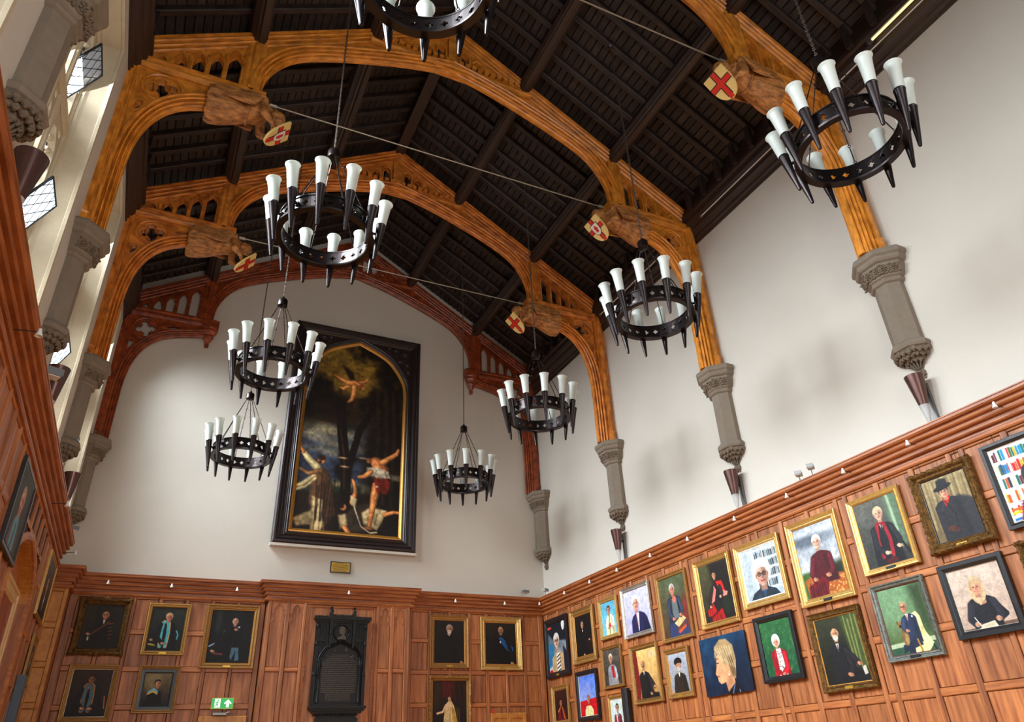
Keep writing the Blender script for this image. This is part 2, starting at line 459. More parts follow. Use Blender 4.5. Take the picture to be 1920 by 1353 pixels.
# ---------------------------------------------------------------- windows of the left wall
def arch_pts(y0, y1, z0, z1, k=5, cusp=True):
    """four-centred little arch head from (y0,z0) over the top to (y1,z0)"""
    c = (y0 + y1) / 2; h = z1 - z0
    L = spline([(y0, z0), (y0 + 0.02, z0 + 0.35 * h), (y0 + 0.3 * (c - y0), z0 + 0.72 * h), (c, z1)], k)
    R = [(2 * c - y, z) for y, z in L][::-1][1:]
    return L + R
XG = -0.30
for wi, (a, b) in enumerate(wins):
    w = put('window_%d' % (wi + 1), None, None, (XG, (a + b) / 2, WZ0)); struct(w)
    org = (XG, (a + b) / 2, WZ0)
    n = 3; lw_ = (b - a - 0.12) / n
    zt = 9.0
    ed = [a + 0.06 + lw_ * i for i in range(n + 1)]
    # stone tracery with cusped heads over each light
    hs = []
    for i in range(n):
        y0, y1 = ed[i] + 0.06, ed[i + 1] - 0.06
        for zb, ze in ((WZ0 + 0.12, 8.75), (zt + 0.22, WZ1 - 0.12)):
            c = (y0 + y1) / 2
            hs.append([(y0, zb), (y0, ze - 0.5)] + arch_pts(y0, y1, ze - 0.42, ze) + [(y1, ze - 0.5), (y1, zb)])
        for q in (-1, 1):
            c = (y0 + y1) / 2 + q * 0.2
            hs.append([(c + 0.06 * cos(t * pi / 4), 8.83 + 0.05 * sin(t * pi / 4)) for t in range(8)])
    plate([(a, WZ0), (b, WZ0), (b, WZ1), (a, WZ1)], hs, XG - 0.09, XG + 0.09, 'YZ').build('tracery', STONE_L, w, org)
    # proud mouldings: mullions, transom, jambs
    for i in range(n + 1):
        MB().join(lathe([(0.045, WZ0), (0.045, WZ1)], (XG + 0.09, ed[i] if 0 < i < n else (a + 0.03 if i == 0 else b - 0.03), 0), 8)).build('mullion', STONE_L, w, org, True)
    for zz in (zt + 0.08, 8.98):
        tube((XG + 0.1, a, zz), (XG + 0.1, b, zz), 0.04).build('transom', STONE_L, w, org, True)
    # cusps
    mc = MB()
    for i in range(n):
        y0, y1 = ed[i] + 0.06, ed[i + 1] - 0.06
        for ze in (8.75, WZ1 - 0.12):
            for q, yy in ((1, y0), (-1, y1)):
                for dz, dd in ((-0.36, 0.045), (-0.2, 0.075), (-0.08, 0.17)):
                    mc.join(ball((XG, yy + q * dd, ze + dz), 0.05, 1.4, 1, 0.9, 6, 5))
    mc.build('cusps', STONE_L, w, org, True)
    # leaded lattice and glass
    lat = MB(); dy, dz = 0.15, 0.21
    kk = int((b - a) / dy + (WZ1 - WZ0) / dz) + 2
    for k in range(-kk, kk):
        for sgn in (1, -1):
            # line y = a + k*dy + sgn*(z-WZ0)*dy/dz
            pts = []
            for z in (WZ0, WZ1):
                pts.append((a + k * dy + sgn * (z - WZ0) * dy / dz, z))
            (yA, zA), (yB, zB) = pts
            t0, t1 = 0.0, 1.0
            for bound, s_ in ((a, 1), (b, -1)):
                f0 = s_ * (yA - bound); f1 = s_ * (yB - bound)
                if f0 < 0 and f1 < 0: t0 = 2
                elif f0 < 0: t0 = max(t0, f0 / (f0 - f1))
                elif f1 < 0: t1 = min(t1, f0 / (f0 - f1))
            if t0 >= t1: continue
            A = (yA + (yB - yA) * t0, zA + (zB - zA) * t0); Bp = (yA + (yB - yA) * t1, zA + (zB - zA) * t1)
            d = Vector((Bp[0] - A[0], Bp[1] - A[1]))
            if d.length < 0.02: continue
            nrm = Vector((-d.y, d.x)).normalized() * 0.007
            x0, x1 = XG - 0.008, XG + 0.008
            v = [(x, p[0] + s2 * nrm.x, p[1] + s2 * nrm.y) for x in (x0, x1) for p, s2 in ((A, -1), (A, 1), (Bp, 1), (Bp, -1))]
            lat.add(v, [(0, 1, 2, 3), (4, 5, 6, 7), (0, 1, 5, 4), (1, 2, 6, 5), (2, 3, 7, 6), (3, 0, 4, 7)])
    lo = lat.build('lead_lattice', LEAD, w, org); lo['kind'] = 'stuff'
    MB().box(XG - 0.02, XG - 0.012, a, b, WZ0, WZ1).build('pane', PANE, w, org)
    # small hopper casements, hinged at the bottom and leaning into the room
    for i in range(n):
        if i < n - 1: continue
        y0, y1 = ed[i] + 0.07, ed[i + 1] - 0.07
        for zt_ in (10.12, 7.78):
            H_ = 0.66; an = radians(27)
            mp_ = lambda p: Vector((0.0 + p.x * cos(an) - (H_ - p.z) * sin(an), p.y, zt_ - (H_ - p.z) * cos(an) - p.x * sin(an)))
            fr = MB()
            for bx in ((y0, y0 + 0.018, 0, H_), (y1 - 0.018, y1, 0, H_), (y0, y1, 0, 0.018), (y0, y1, H_ - 0.018, H_)):
                fr.box(-0.012, 0.012, *bx)
            wl_ = y1 - y0
            for k in range(-6, 12):
                for sg_ in (1, -1):
                    P0 = []
                    ya = y0 + k * 0.155
                    q0, q1 = (ya, 0.0), (ya + sg_ * H_ * 0.68, H_)
                    ts = [0.0, 1.0]
                    for bd, s_ in ((y0, 1), (y1, -1)):
                        f0, f1 = s_ * (q0[0] - bd), s_ * (q1[0] - bd)
                        if f0 < 0 and f1 < 0: ts = [2, 1]; break
                        if f0 < 0: ts[0] = max(ts[0], f0 / (f0 - f1))
                        elif f1 < 0: ts[1] = min(ts[1], f0 / (f0 - f1))
                    if ts[0] >= ts[1] - 0.03: continue
                    A_ = (0, q0[0] + (q1[0] - q0[0]) * ts[0], H_ * ts[0]); B_ = (0, q0[0] + (q1[0] - q0[0]) * ts[1], H_ * ts[1])
                    fr.join(tube(A_, B_, 0.007, 4))
            fo_ = fr.map(mp_).build('hopper_lattice', LEAD, w, org); fo_['kind'] = 'stuff'
            MB().box(-0.003, 0.003, y0, y1, 0, H_).map(mp_).build('hopper_pane', SKYPANE, w, org)
    # hollow moulded jambs and lintel, cream stone
    pr = [(-0.005, XG), (0.10, XG + 0.02), (0.10, XG + 0.05), (0.07, XG + 0.07), (0.08, XG + 0.1), (0.045, XG + 0.13), (0.05, XG + 0.16), (0.03, XG + 0.2), (0.0, LW - 0.035), (0.014, LW - 0.025), (0.014, LW + 0.012), (-0.03, LW + 0.018), (-0.03, XG)]
    path = [(0, b, WZ0), (0, b, WZ1), (0, a, WZ1), (0, a, WZ0)]
    sweep(path, [(p[0], p[1]) for p in pr], (1, 0, 0)).build('jamb_moulding', STONE_L, w, org)
    MB().box(XG, LW + 0.03, a, b, WZ0 - 0.06, WZ0 + 0.03).build('sill', STONE_L, w, org)
# rear window, unseen behind the camera, put in to give front light
w = put('window_6', None, None, (5.5, -4.1, 2.2)); struct(w)
for x in (2.6, 4.05, 5.5, 6.95, 8.4):
    MB().box(x - 0.07, x + 0.07, -4.2, -4.0, 2.2, 9.0 if x in (2.6, 8.4) else 10.3).build('mullion', STONE_L, w, (5.5, -4.1, 2.2))
MB().box(2.6, 8.4, -4.2, -4.0, 5.9, 6.1).build('transom', STONE_L, w, (5.5, -4.1, 2.2))
plate(rw, [], -4.12, -4.11).build('pane', PANE, w, (5.5, -4.1, 2.2))

# ---------------------------------------------------------------- panelling
def chbox(u0, u1, z0, z1, d0, d1, c=0.012):
    m = MB()
    m.v = [(u0, d0, z0), (u1, d0, z0), (u1, d0, z1), (u0, d0, z1), (u0, d1 - c, z0), (u1, d1 - c, z0), (u1, d1 - c, z1), (u0, d1 - c, z1),
           (u0 + c, d1, z0 + c), (u1 - c, d1, z0 + c), (u1 - c, d1, z1 - c), (u0 + c, d1, z1 - c)]
    m.f = [(0, 3, 2, 1), (0, 1, 5, 4), (1, 2, 6, 5), (2, 3, 7, 6), (3, 0, 4, 7), (4, 5, 9, 8), (5, 6, 10, 9), (6, 7, 11, 10), (7, 4, 8, 11), (8, 9, 10, 11)]
    return m
RAILS = [0.12, 1.5, 2.22, 2.93, 3.60, 4.275, 4.93]
def panelling(root, fm, edges, rails=RAILS, skip=lambda u, z: False, arched=None, zfloor=0.0):
    """edges: list of (u0,u1) stile intervals; panels between them; fm maps (u, depth, z) to the room"""
    for i, (a, b) in enumerate(edges):
        if not skip((a + b) / 2, 4.0):
            chbox(a, b, zfloor, rails[-1] + 0.02, 0.0, 0.034, 0.01).map(fm).build('stile', OAK_V, root)
        else:
            chbox(a, b, 4.5, rails[-1] + 0.02, 0.0, 0.034, 0.01).map(fm).build('stile', OAK_V, root)
    for i in range(len(edges) - 1):
        u0, u1 = edges[i][1], edges[i + 1][0]
        if u1 - u0 < 0.05: continue
        for j in range(len(rails)):
            if skip((u0 + u1) / 2, rails[j]): continue
            hgt = 0.045 if j < len(rails) - 1 else 0.03
            chbox(u0 - 0.004, u1 + 0.004, rails[j] - hgt, rails[j] + hgt, 0.0, 0.029, 0.01).map(fm).build('rail', OAK_H, root)
            if j < len(rails) - 1 and not skip((u0 + u1) / 2, (rails[j] + rails[j + 1]) / 2):
                chbox(u0 + 0.006, u1 - 0.006, rails[j] + hgt + 0.006, rails[j + 1] - (0.051 if j < len(rails) - 2 else 0.036), 0.0, 0.012, 0.005).map(fm).build('panel', OAK_V, root)

def edge_list(u_start, u_end, post_at, period, npan=3, post_w=0.25, st=0.085):
    """stile intervals with wide posts every period"""
    out = []; k0 = math.floor((u_start - post_at) / period) - 1
    k = k0
    while post_at + k * period < u_end + period:
        c = post_at + k * period
        out.append((c - post_w / 2, c - post_w / 2 + 0.07)); out.append((c + post_w / 2 - 0.07, c + post_w / 2))
        g0, g1 = c + post_w / 2, c + period - post_w / 2
        pw = (g1 - g0 - st * (npan - 1)) / npan
        for i in range(1, npan):
            x = g0 + pw * i + st * (i - 1); out.append((x, x + st))
        k += 1
    out = [e for e in out if e[0] >= u_start and e[1] <= u_end]
    return out

XR = 10.85
pr_root = put('trim_1', None, None, (0, 0, 0)); struct(pr_root, 'oak panelling of the right wall behind the portraits')
MB().box(XR, 11.0, -3.9, 16.87, 0, 5.0).build('backboard', JOINT, pr_root)
e = [(16.5, 16.66)] + [] 
es = edge_list(1.0, 16.48, 7.2, 1.885)
es = [(1.0, 1.06)] + es + [(16.5, 16.66)]
panelling(pr_root, lambda p: Vector((XR - p.y, p.x, p.z)), es)

YP = 16.70
pe_root = put('trim_2', None, None, (0, 0, 0)); struct(pe_root, 'oak panelling of the end wall')
MB().box(0.2, XR, YP, 16.87, 0, 5.0).build('backboard', JOINT, pe_root)
fe = lambda p: Vector((p.x, YP - p.y, p.z))
er = [(7.28, 7.4)] + [(7.79, 7.87), (8.29, 8.36), (8.79, 8.86), (9.22, 9.31), (9.73, 9.80), (10.21, 10.29), (10.66, 10.80)]
panelling(pe_root, fe, er)
el = [(0.46, 0.6), (1.08, 1.15), (1.56, 1.63), (2.04, 2.12), (2.55, 2.62), (3.04, 3.12), (3.55, 3.62), (4.02, 4.12)]
panelling(pe_root, fe, el)
# doors in the end wall below the panelling rails
for nm, (xa, xb) in (('door_1', (3.12, 4.02)), ('door_2', (9.31, 10.21))):
    d = put(nm, None, None, ((xa + xb) / 2, YP, 0)); struct(d, 'oak door below the green exit sign' if nm == 'door_1' else 'oak door in the end wall beside the corner')
    og = ((xa + xb) / 2, YP, 0)
    top = 2.76
    chbox(xa, xb, 0.02, top, 0.036, 0.06).map(fe).build('door_leaf', YOAK, d, og)
    mid = (xa + xb) / 2
    for (p, q) in ((xa, xa + 0.09), (mid - 0.05, mid + 0.05), (xb - 0.09, xb)):
        chbox(p, q, 0.02, top, 0.06, 0.085).map(fe).build('door_stile', YOAK, d, og)
    for zz in (0.1, 1.0, 1.9, top - 0.06):
        chbox(xa, xb, zz - 0.06, zz + 0.06, 0.058, 0.08).map(fe).build('door_rail', YOAK, d, og)

# breakfront with cusped arched panels either side of the bronze tablet
YB = 16.45
bf = put('trim_3', None, None, (5.7, YB, 0)); struct(bf, 'projecting oak breakfront round the black tablet')
ob = (5.7, YB, 0)
MB().box(4.14, 7.26, YB, YP, 0, 4.98).build('backboard', OAK_V, bf, ob)
fb = lambda p: Vector((p.x, YB - p.y, p.z))
def cusped(u0, u1, zt):
    c = (u0 + u1) / 2; hw = (u1 - u0) / 2
    L = spline([(u0, zt - 0.42), (u0 + 0.012, zt - 0.38), (u0 + 0.05, zt - 0.34), (u0 + 0.03, zt - 0.30), (u0 + 0.015, zt - 0.22), (u0 + 0.055, zt - 0.16), (u0 + 0.05, zt - 0.12), (c - 0.05, zt - 0.05), (c, zt - 0.015)], 3)
    return L + [(2 * c - y, z) for y, z in L][::-1][1:]
for grp in ((4.14, 4.22, 4.51, 4.60, 4.88, 4.95), (6.49, 6.56, 6.81, 6.90, 7.15, 7.26)):
    for a, b in ((grp[0], grp[1]), (grp[2], grp[3]), (grp[4], grp[5])):
        chbox(a, b, 0, 4.98, 0, 0.05, 0.014).map(fb).build('stile', OAK_V, bf, ob)
    for a, b in ((grp[1], grp[2]), (grp[3], grp[4])):
        for z0, z1 in ((0.05, 0.15), (2.2, 2.3), (3.55, 3.63), (4.9, 4.98)):
            chbox(a - 0.004, b + 0.004, z0, z1, 0, 0.04, 0.012).map(fb).build('rail', OAK_H, bf, ob)
        for z0, z1 in ((0.15, 2.2), (2.3, 3.55), (3.63, 4.9)):
            chbox(a + 0.006, b - 0.006, z0 + 0.006, z1 - 0.006, 0, 0.014, 0.008).map(fb).build('panel', OAK_V, bf, ob)
        cs = cusped(a + 0.002, b - 0.002, 4.9)
        sp = plate([(a - 0.003, 4.903)] + [(a - 0.003, 4.46)] + cs + [(b + 0.003, 4.46), (b + 0.003, 4.903)], [], 0.012, 0.026)
        sp.map(fb).build('cusped_head', OAK_H, bf, ob)
        sweep([(p[0], 0.026, p[1]) for p in cs], [(-0.012, 0), (-0.006, 0.012), (0.006, 0.012), (0.01, 0)], (0, 1, 0)).map(fb).build('cusp_bead', CORN, bf, ob)
chbox(4.95, 6.49, 4.9, 4.98, 0, 0.05, 0.014).map(fb).build('rail', OAK_H, bf, ob)
sweep([(4.99, 0, 0.1), (4.99, 0, 4.88), (6.46, 0, 4.88), (6.46, 0, 0.1)], [(0, 0), (0, 0.028), (0.012, 0.036), (0.03, 0.03), (0.034, 0)], (0, 1, 0)).map(fb).build('panel_moulding', CORN, bf, ob)
chbox(4.95, 6.5, 0.1, 4.9, 0, 0.006, 0.003).map(fb).build('panel', OAK_V, bf, ob)

# left panelling, standing well forward of the wall
XL = 0.33
pl_root = put('trim_4', None, None, (0, 0, 0)); struct(pl_root, 'oak panelling of the left wall with its arched recess')
fl = lambda p: Vector((XL + p.y, p.x, p.z))
plate([(-3.9, 0)] + arch_hole + [(14.4, 0), (14.4, 5.0), (-3.9, 5.0)], [], LW, XL, 'YZ').build('backboard', JOINT, pl_root)
def in_arch(u, z, g=0.05):
    if u < 10.05 - g or u > 12.3 + g: return False
    h = 4.42 - 1.22 * (abs(u - 11.17) / 1.15) ** 2.4
    return z < h + g
els = []
u = 1.0
while u < 14.2:
    els.append((u, u + 0.07)); u += 0.46
els = [x for x in els if x[0] < 14.0] + [(14.32, 14.4)]
def skl(u, z): return 9.95 < u < 12.4 and z < 4.62
panelling(pl_root, fl, els, skip=skl)
MB().box(XL, XL + 0.02, 9.95, 12.42, 4.50, 4.56).build('rail', OAK_H, pl_root)
# arch edge moulding, oak lined reveal
arc = [(XL, p[0], p[1]) for p in arch_hole]
sweep(arc, [(0.11, 0.0), (0.11, 0.03), (0.06, 0.05), (0.02, 0.045), (0.0, 0.03), (0.0, 0.0)], (1, 0, 0)).build('arch_moulding', OAK_H, pl_root)
sweep([(0, p[0], p[1]) for p in arch_hole[1:-1]], [(-0.012, XL + 0.002), (0.035, XL + 0.002), (0.035, 0.18), (-0.012, 0.18)], (1, 0, 0)).build('arch_soffit', YOAK, pl_root)
MB().box(0.17, XL + 0.002, 12.286, 12.34, 0, 3.9).build('reveal_panel', OAK_V, pl_root)
MB().box(0.17, XL + 0.002, 10.01, 10.064, 0, 3.9).build('reveal_panel', OAK_V, pl_root)
MB().box(0.13, 0.19, 10.02, 12.33, 0, 4.5).build('tympanum_board', OAK_V, pl_root)
arp = [(0, 10.14, 0.0), (0, 10.14, 4.03), (0, 12.2, 4.03), (0, 12.2, 0.0)]
sweep(arp, [(0.0, 0.19), (0.0, 0.235), (-0.03, 0.25), (-0.06, 0.245), (-0.07, 0.225), (-0.12, 0.22), (-0.13, 0.24), (-0.17, 0.235), (-0.2, 0.205), (-0.2, 0.19)], (1, 0, 0)).build('door_architrave', CREAMOAK, pl_root)
MB().box(0.185, 0.2, 10.34, 12.0, 0, 3.83).build('door_leaf', REDOAK_DIM, pl_root)
for yy in (10.34, 11.13, 11.9): MB().box(0.2, 0.215, yy, yy + 0.1, 0, 3.83).build('door_stile', REDOAK_DIM, pl_root)

# corner pier of the end wall; light on its front put into yellower oak
pp = put('trim_5', None, None, (0.3, 16.45, 0)); struct(pp, 'narrow panelled oak pier in the left corner')
op = (0.3, 16.45, 0)
MB().box(LW, 0.455, 16.2, 16.87, 0, 5.0).build('pier_body', OAK_V, pp, op)
fp = lambda p: Vector((p.x, 16.2 - p.y, p.z))
for a, b in ((LW, 0.19), (0.385, 0.455)):
    chbox(a, b, 0, 4.97, 0, 0.03).map(fp).build('stile', YOAK, pp, op)
for z in RAILS:
    chbox(0.18, 0.39, z - 0.05, z + 0.05, 0, 0.026).map(fp).build('rail', YOAK, pp, op)
for i in range(6):
    chbox(0.186, 0.389, RAILS[i] + 0.05, RAILS[i + 1] - 0.05, 0, 0.008).map(fp).build('panel', YOAK, pp, op)

# cornice crowning all the panelling
CP = [(0.0, 4.93), (0.055, 4.93), (0.068, 4.95), (0.062, 4.985), (0.04, 5.0), (0.02, 5.0), (0.02, 5.04), (0.06, 5.045), (0.075, 5.06), (0.072, 5.085), (0.06, 5.095), (0.06, 5.115), (0.10, 5.12), (0.115, 5.135), (0.11, 5.16), (0.095, 5.17), (0.095, 5.19), (0.135, 5.195), (0.15, 5.21), (0.145, 5.235), (0.13, 5.245), (0.13, 5.26), (0.17, 5.265), (0.19, 5.285), (0.19, 5.315), (0.2, 5.32), (0.2, 5.335)]
def cornice(path, back, name='trim'):
    pr = CP + [(-back, 5.335), (-back, 4.93)]
    return sweep([(p[0], p[1], 0) for p in path], [(a, z) for a, z in pr], (0, 0, 1))
cn = cornice([(XR, -3.9), (XR, YP), (7.28, YP), (7.28, YB), (4.12, YB), (4.12, YP), (0.46, YP), (0.46, 16.18), (0.13, 16.18)], 0.14)
struct(cn.build('trim_6', CORN), 'moulded oak cornice over the right and end wall panelling')
cl = cornice([(XL, 14.4), (XL, -3.9)], 0.2)
struct(cl.build('trim_7', CORN), 'moulded oak cornice over the left wall panelling')
# black picture rail with its bright length, and the hanging wires
tr = struct(MB().box(XR - 0.055, XR - 0.02, 1.0, 16.6, 4.965, 4.985).build('trim_8', BLACKP), 'black picture rail under the right cornice')
MB().box(XR - 0.06, XR - 0.03, 3.6, 5.0, 4.955, 4.975).build('bright_rail_length', STEEL, tr)
struct(MB().box(0.55, 4.0, YP - 0.055, YP - 0.02, 4.965, 4.985).build('trim_9', BLACKP), 'black picture rail on the end wall')
struct(MB().box(7.5, 10.75, YP - 0.055, YP - 0.02, 4.965, 4.985).build('trim_10', BLACKP), 'black picture rail on the end wall by the right corner')
# ================================================================ TRUSSES
RIB = [(-0.005, 0.0), (0.0, 0.045), (0.018, 0.06), (0.034, 0.035), (0.045, 0.045), (0.05, 0.085), (0.065, 0.105), (0.08, 0.09), (0.088, 0.055), (0.1, 0.06), (0.108, 0.125), (0.124, 0.14), (0.14, 0.12), (0.15, 0.08), (0.163, 0.085), (0.172, 0.15), (0.19, 0.168), (0.22, 0.16)]
RIBP = RIB + [(a, -b) for a, b in RIB[::-1][:-1]]
RAF = [(0.0, 0.18), (0.03, 0.18), (0.042, 0.115), (0.056, 0.105), (0.064, 0.155), (0.085, 0.17), (0.104, 0.15), (0.112, 0.085), (0.128, 0.075), (0.136, 0.125), (0.156, 0.138), (0.175, 0.118), (0.182, 0.06), (0.198, 0.055), (0.206, 0.095), (0.225, 0.105), (0.25, 0.08)]
RAFP = RAF + [(a, -b) for a, b in RAF[::-1]]
ARCH = [(0.0, 13.93), (0.96, 13.68), (1.93, 13.32), (2.6, 13.02), (3.0, 12.76), (3.27, 12.42), (3.42, 12.05), (3.47, 11.66)]
BRACE = [(0.42, 8.12), (0.42, 9.0), (0.44, 9.7), (0.54, 10.25), (0.78, 10.7), (1.2, 10.98), (2.0, 11.16)]

def foil(cx, cz, R, n=4, rot=0.0, k=7):
    """pierced foil outline: n round lobes"""
    pts = []
    for i in range(n):
        a = rot + 2 * pi * i / n
        c = (cx + R * 0.55 * cos(a), cz + R * 0.55 * sin(a))
        for j in range(k):
            b = a - 1.9 + 3.8 * j / (k - 1)
            pts.append((c[0] + R * 0.45 * cos(b), c[1] + R * 0.45 * sin(b)))
    return pts
def drop(cx, cz, L, w, ang):
    p = [(-L, 0), (-L * 0.3, w * 0.8), (L * 0.35, w), (L * 0.8, w * 0.7), (L, 0), (L * 0.8, -w * 0.7), (L * 0.35, -w), (-L * 0.3, -w * 0.8)]
    return [(cx + x * cos(ang) - z * sin(ang), cz + x * sin(ang) + z * cos(ang)) for x, z in p]

def build_truss(Y, M, label, pend=False, flat=1.0):
    root = thing('hammerbeam_truss', label, 'roof truss', (5.5, Y, 8.1), group='hammerbeam roof trusses')
    og = (5.5, 0, 8.1)
    def mir(m, side):
        if side > 0: m.map(lambda p: Vector((11 - p.x, p.y, p.z)))
        return m
    sc = lambda m: m.map(lambda p: Vector((p.x, p.y * flat, p.z)))
    def fin(m, name, side=-1, smooth=False, mt=None):
        return sc(mir(m, side)).build(name, mt or M, root, og, smooth)
    arc = spline(ARCH, 4)
    path = [(5.5 - t, 0, z) for t, z in arc[::-1]] + [(5.5 + t, 0, z) for t, z in arc[1:]]
    # n = B x t points down when moving +x, so negate the radial offsets to grow outwards
    fin(sweep(path, [(-a, b) for a, b in RIBP]), 'arch_rib')
    # collar with dentils, king post and pierced gable
    top = [(5.5 - 1.72, 0, 14.06), (5.5, 0, 14.09), (5.5 + 1.72, 0, 14.06)]
    fin(sweep(top, [(-0.04, -0.11), (-0.04, 0.11), (0.0, 0.13), (0.05, 0.13), (0.07, 0.15), (0.1, 0.15), (0.12, 0.12), (0.17, 0.11), (0.17, -0.11), (0.12, -0.12), (0.1, -0.15), (0.07, -0.15), (0.05, -0.13), (0.0, -0.13)]), 'collar')
    dm = MB()
    for k in range(-11, 12):
        t = k * 0.14; z = 14.12
        dm.box(5.5 + t - 0.045, 5.5 + t + 0.045, -0.165, 0.165, z, z + 0.08)
    o = fin(dm, 'dentil_course'); o['kind'] = 'stuff'
    fin(MB().join(chbox(5.38, 5.62, 14.15, 15.05, -0.12, 0.13, 0.02)), 'king_post')
    for side in (-1, 1):
        # principal rafter, hammer beam, hammer post, wall post, lower brace
        fin(sweep([(0.04, 0, roof_z(0.04)), (5.5, 0, roof_z(5.5))], RAFP), 'principal_rafter', side)
        fin(sweep([(0.08, 0, 11.66), (2.12, 0, 11.66)], [(0, 0.13), (0.03, 0.15), (0.06, 0.15), (0.075, 0.12), (0.11, 0.11), (0.13, 0.14), (0.16, 0.15), (0.2, 0.13), (0.23, 0.1), (0.23, -0.1), (0.2, -0.13), (0.16, -0.15), (0.13, -0.14), (0.11, -0.11), (0.075, -0.12), (0.06, -0.15), (0.03, -0.15), (0, -0.13)]), 'hammer_beam', side)
        fin(sweep([(1.7, 0, 11.6), (1.7, 0, 12.9)], [(0, -0.1), (0, 0.1), (0.04, 0.13), (0.09, 0.12), (0.13, 0.15), (0.2, 0.15), (0.24, 0.12), (0.3, 0.1), (0.3, -0.1), (0.24, -0.12), (0.2, -0.15), (0.13, -0.15), (0.09, -0.12), (0.04, -0.13)]), 'hammer_post', side)
        br = spline(BRACE, 4)
        fin(sweep([(s, 0, z) for s, z in br], [(-a * 0.85, b) for a, b in RIBP]), 'curved_brace', side)
        wp = MB()
        for s, yy, r in ((0.12, 0.12, 0.075), (0.12, -0.12, 0.075), (0.25, 0.0, 0.08), (0.22, 0.1, 0.035), (0.22, -0.1, 0.035)):
            prz = [(r * 1.35, 8.09), (r * 1.35, 8.3), (r * 1.2, 8.33), (r * 1.45, 8.36), (r, 8.4), (r, 11.6)]
            wp.join(lathe(prz, (s, yy, 0), 8))
        wp.box(0.0, 0.2, -0.14, 0.14, 8.09, 11.9)
        fin(wp, 'wall_post', side, True)
        # infill between arch rib and rafter
        pl = [(5.5 - t - 0.12 * (1 if t > 2.9 else 0), z + 0.15) for t, z in arc if z > 11.9]
        up = [(1.9, 12.0), (1.9, roof_z(1.9) - 0.2), (3.9, roof_z(3.9) - 0.2), (3.9, 14.0), (5.5, 14.05)]
        fin(plate(up[::-1][::-1] + pl, [], -0.05, 0.05), 'spandrel_board', side)
        # lower spandrel with quatrefoil and drops
        bo = [(s - 0.1, z + 0.1) for s, z in br if 9.4 < z]
        outer = [(0.18, 9.3), (0.18, 11.5), (1.95, 11.5), (1.95, 11.25)] + bo[::-1]
        hs = [foil(0.62, 11.1, 0.235, 4, 0.25), drop(1.18, 11.24, 0.2, 0.065, 0.12), drop(0.36, 10.62, 0.15, 0.075, 1.35)]
        fin(plate(outer, hs, -0.06, 0.06), 'pierced_spandrel', side)
        ring = MB()
        ring.join(sweep([(0.62 + 0.29 * cos(a * pi / 10), 0, 11.1 + 0.28 * sin(a * pi / 10)) for a in range(20)], [(-0.02, -0.085), (-0.02, 0.085), (0.0, 0.1), (0.02, 0.085), (0.02, -0.085), (0.0, -0.1)], closed=True))
        for h in hs:
            ring.join(sweep([(p[0], 0, p[1]) for p in h], [(-0.015, -0.075), (-0.015, 0.075), (0.012, 0.085), (0.02, 0.06), (0.02, -0.06), (0.012, -0.085)], closed=True))
        fin(ring, 'tracery_moulding', side)
        # pierced triangle over the hammer beam: slim bars with little arches
        hl = []; mo = MB()
        for a, b in ((0.42, 0.6), (0.68, 0.86), (0.94, 1.12), (1.2, 1.38), (1.46, 1.66)):
            zt = 11.64 + RS * a - 0.06
            hl.append([(a, 11.68), (a, max(11.7, zt - 0.15)), (a + 0.02, zt - 0.09), ((a + b) / 2, zt), (b - 0.02, zt - 0.09), (b, max(11.7, zt - 0.15)), (b, 11.68)])
            if a > 0.6:
                for q in (0.28, 0.72):
                    hl.append([(a + (b - a) * q + 0.028 * cos(k * pi / 3), zt + 0.045 + RS * (b - a) * q * 0.8 + 0.03 * sin(k * pi / 3)) for k in range(6)])
            mo.join(sweep([(p[0], 0, p[1]) for p in hl[-1 if a <= 0.6 else -3][1:-1]], [(-0.02, -0.08), (-0.02, 0.08), (0.012, 0.09), (0.012, -0.09)]))
            mo.box(b + 0.015, b + 0.065, -0.09, 0.09, 11.64, zt + 0.02)
        outer = [(0.12, 11.6), (1.75, 11.6), (1.75, roof_z(1.75) - 0.18), (0.12, roof_z(0.12) - 0.16)]
        fin(plate(outer, hl, -0.05, 0.05), 'pierced_panel', side)
        fin(mo, 'slender_bars', side)
        hl = []
        gm = MB()
        for a, b in ((0.16, 0.36), (0.43, 0.62), (0.69, 0.86), (0.93, 1.06)):
            z0 = 14.19; zt = 14.93 - RS * b - 0.05
            h = min(0.1, (zt - z0) * 0.5)
            if zt - z0 < 0.05: continue
            o_ = [(5.5 - a, z0), (5.5 - a, zt - h), (5.5 - (a + b) / 2, zt), (5.5 - b, zt - h), (5.5 - b, z0)]
            hl.append(o_)
            gm.join(sweep([(p[0], 0, p[1]) for p in o_], [(-0.015, -0.07), (-0.015, 0.07), (0.014, 0.085), (0.014, -0.085)]))
        fin(gm, 'gable_tracery', side)
        outer = [(5.5, 14.05), (5.5, 15.0), (5.5 - 1.6, roof_z(3.9) - 0.2), (5.5 - 1.6, 14.05)]
        fin(plate(outer, hl, -0.05, 0.05), 'pierced_gable', side)
        if pend:
            c = (2.0, 0, 0)
            pm = lathe([(0.001, 10.86), (0.04, 10.88), (0.055, 10.95), (0.04, 11.0), (0.09, 11.08), (0.13, 11.17), (0.12, 11.22), (0.16, 11.26), (0.19, 11.32), (0.17, 11.38), (0.19, 11.42), (0.001, 11.44)], c, 8)
            pm.map(lambda p: Vector((p.x, p.y / flat * 0.8, p.z)))
            fin(pm, 'turned_pendant', side)
            MBb = MB().box(1.8, 2.2, -0.2, 0.2, 11.4, 11.62); fin(MBb, 'pendant_block', side)
    return root
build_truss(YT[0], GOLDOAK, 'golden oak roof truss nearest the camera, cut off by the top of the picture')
build_truss(YT[1], GOLDOAK, 'golden oak roof truss second from the end wall, arching over the middle of the picture')
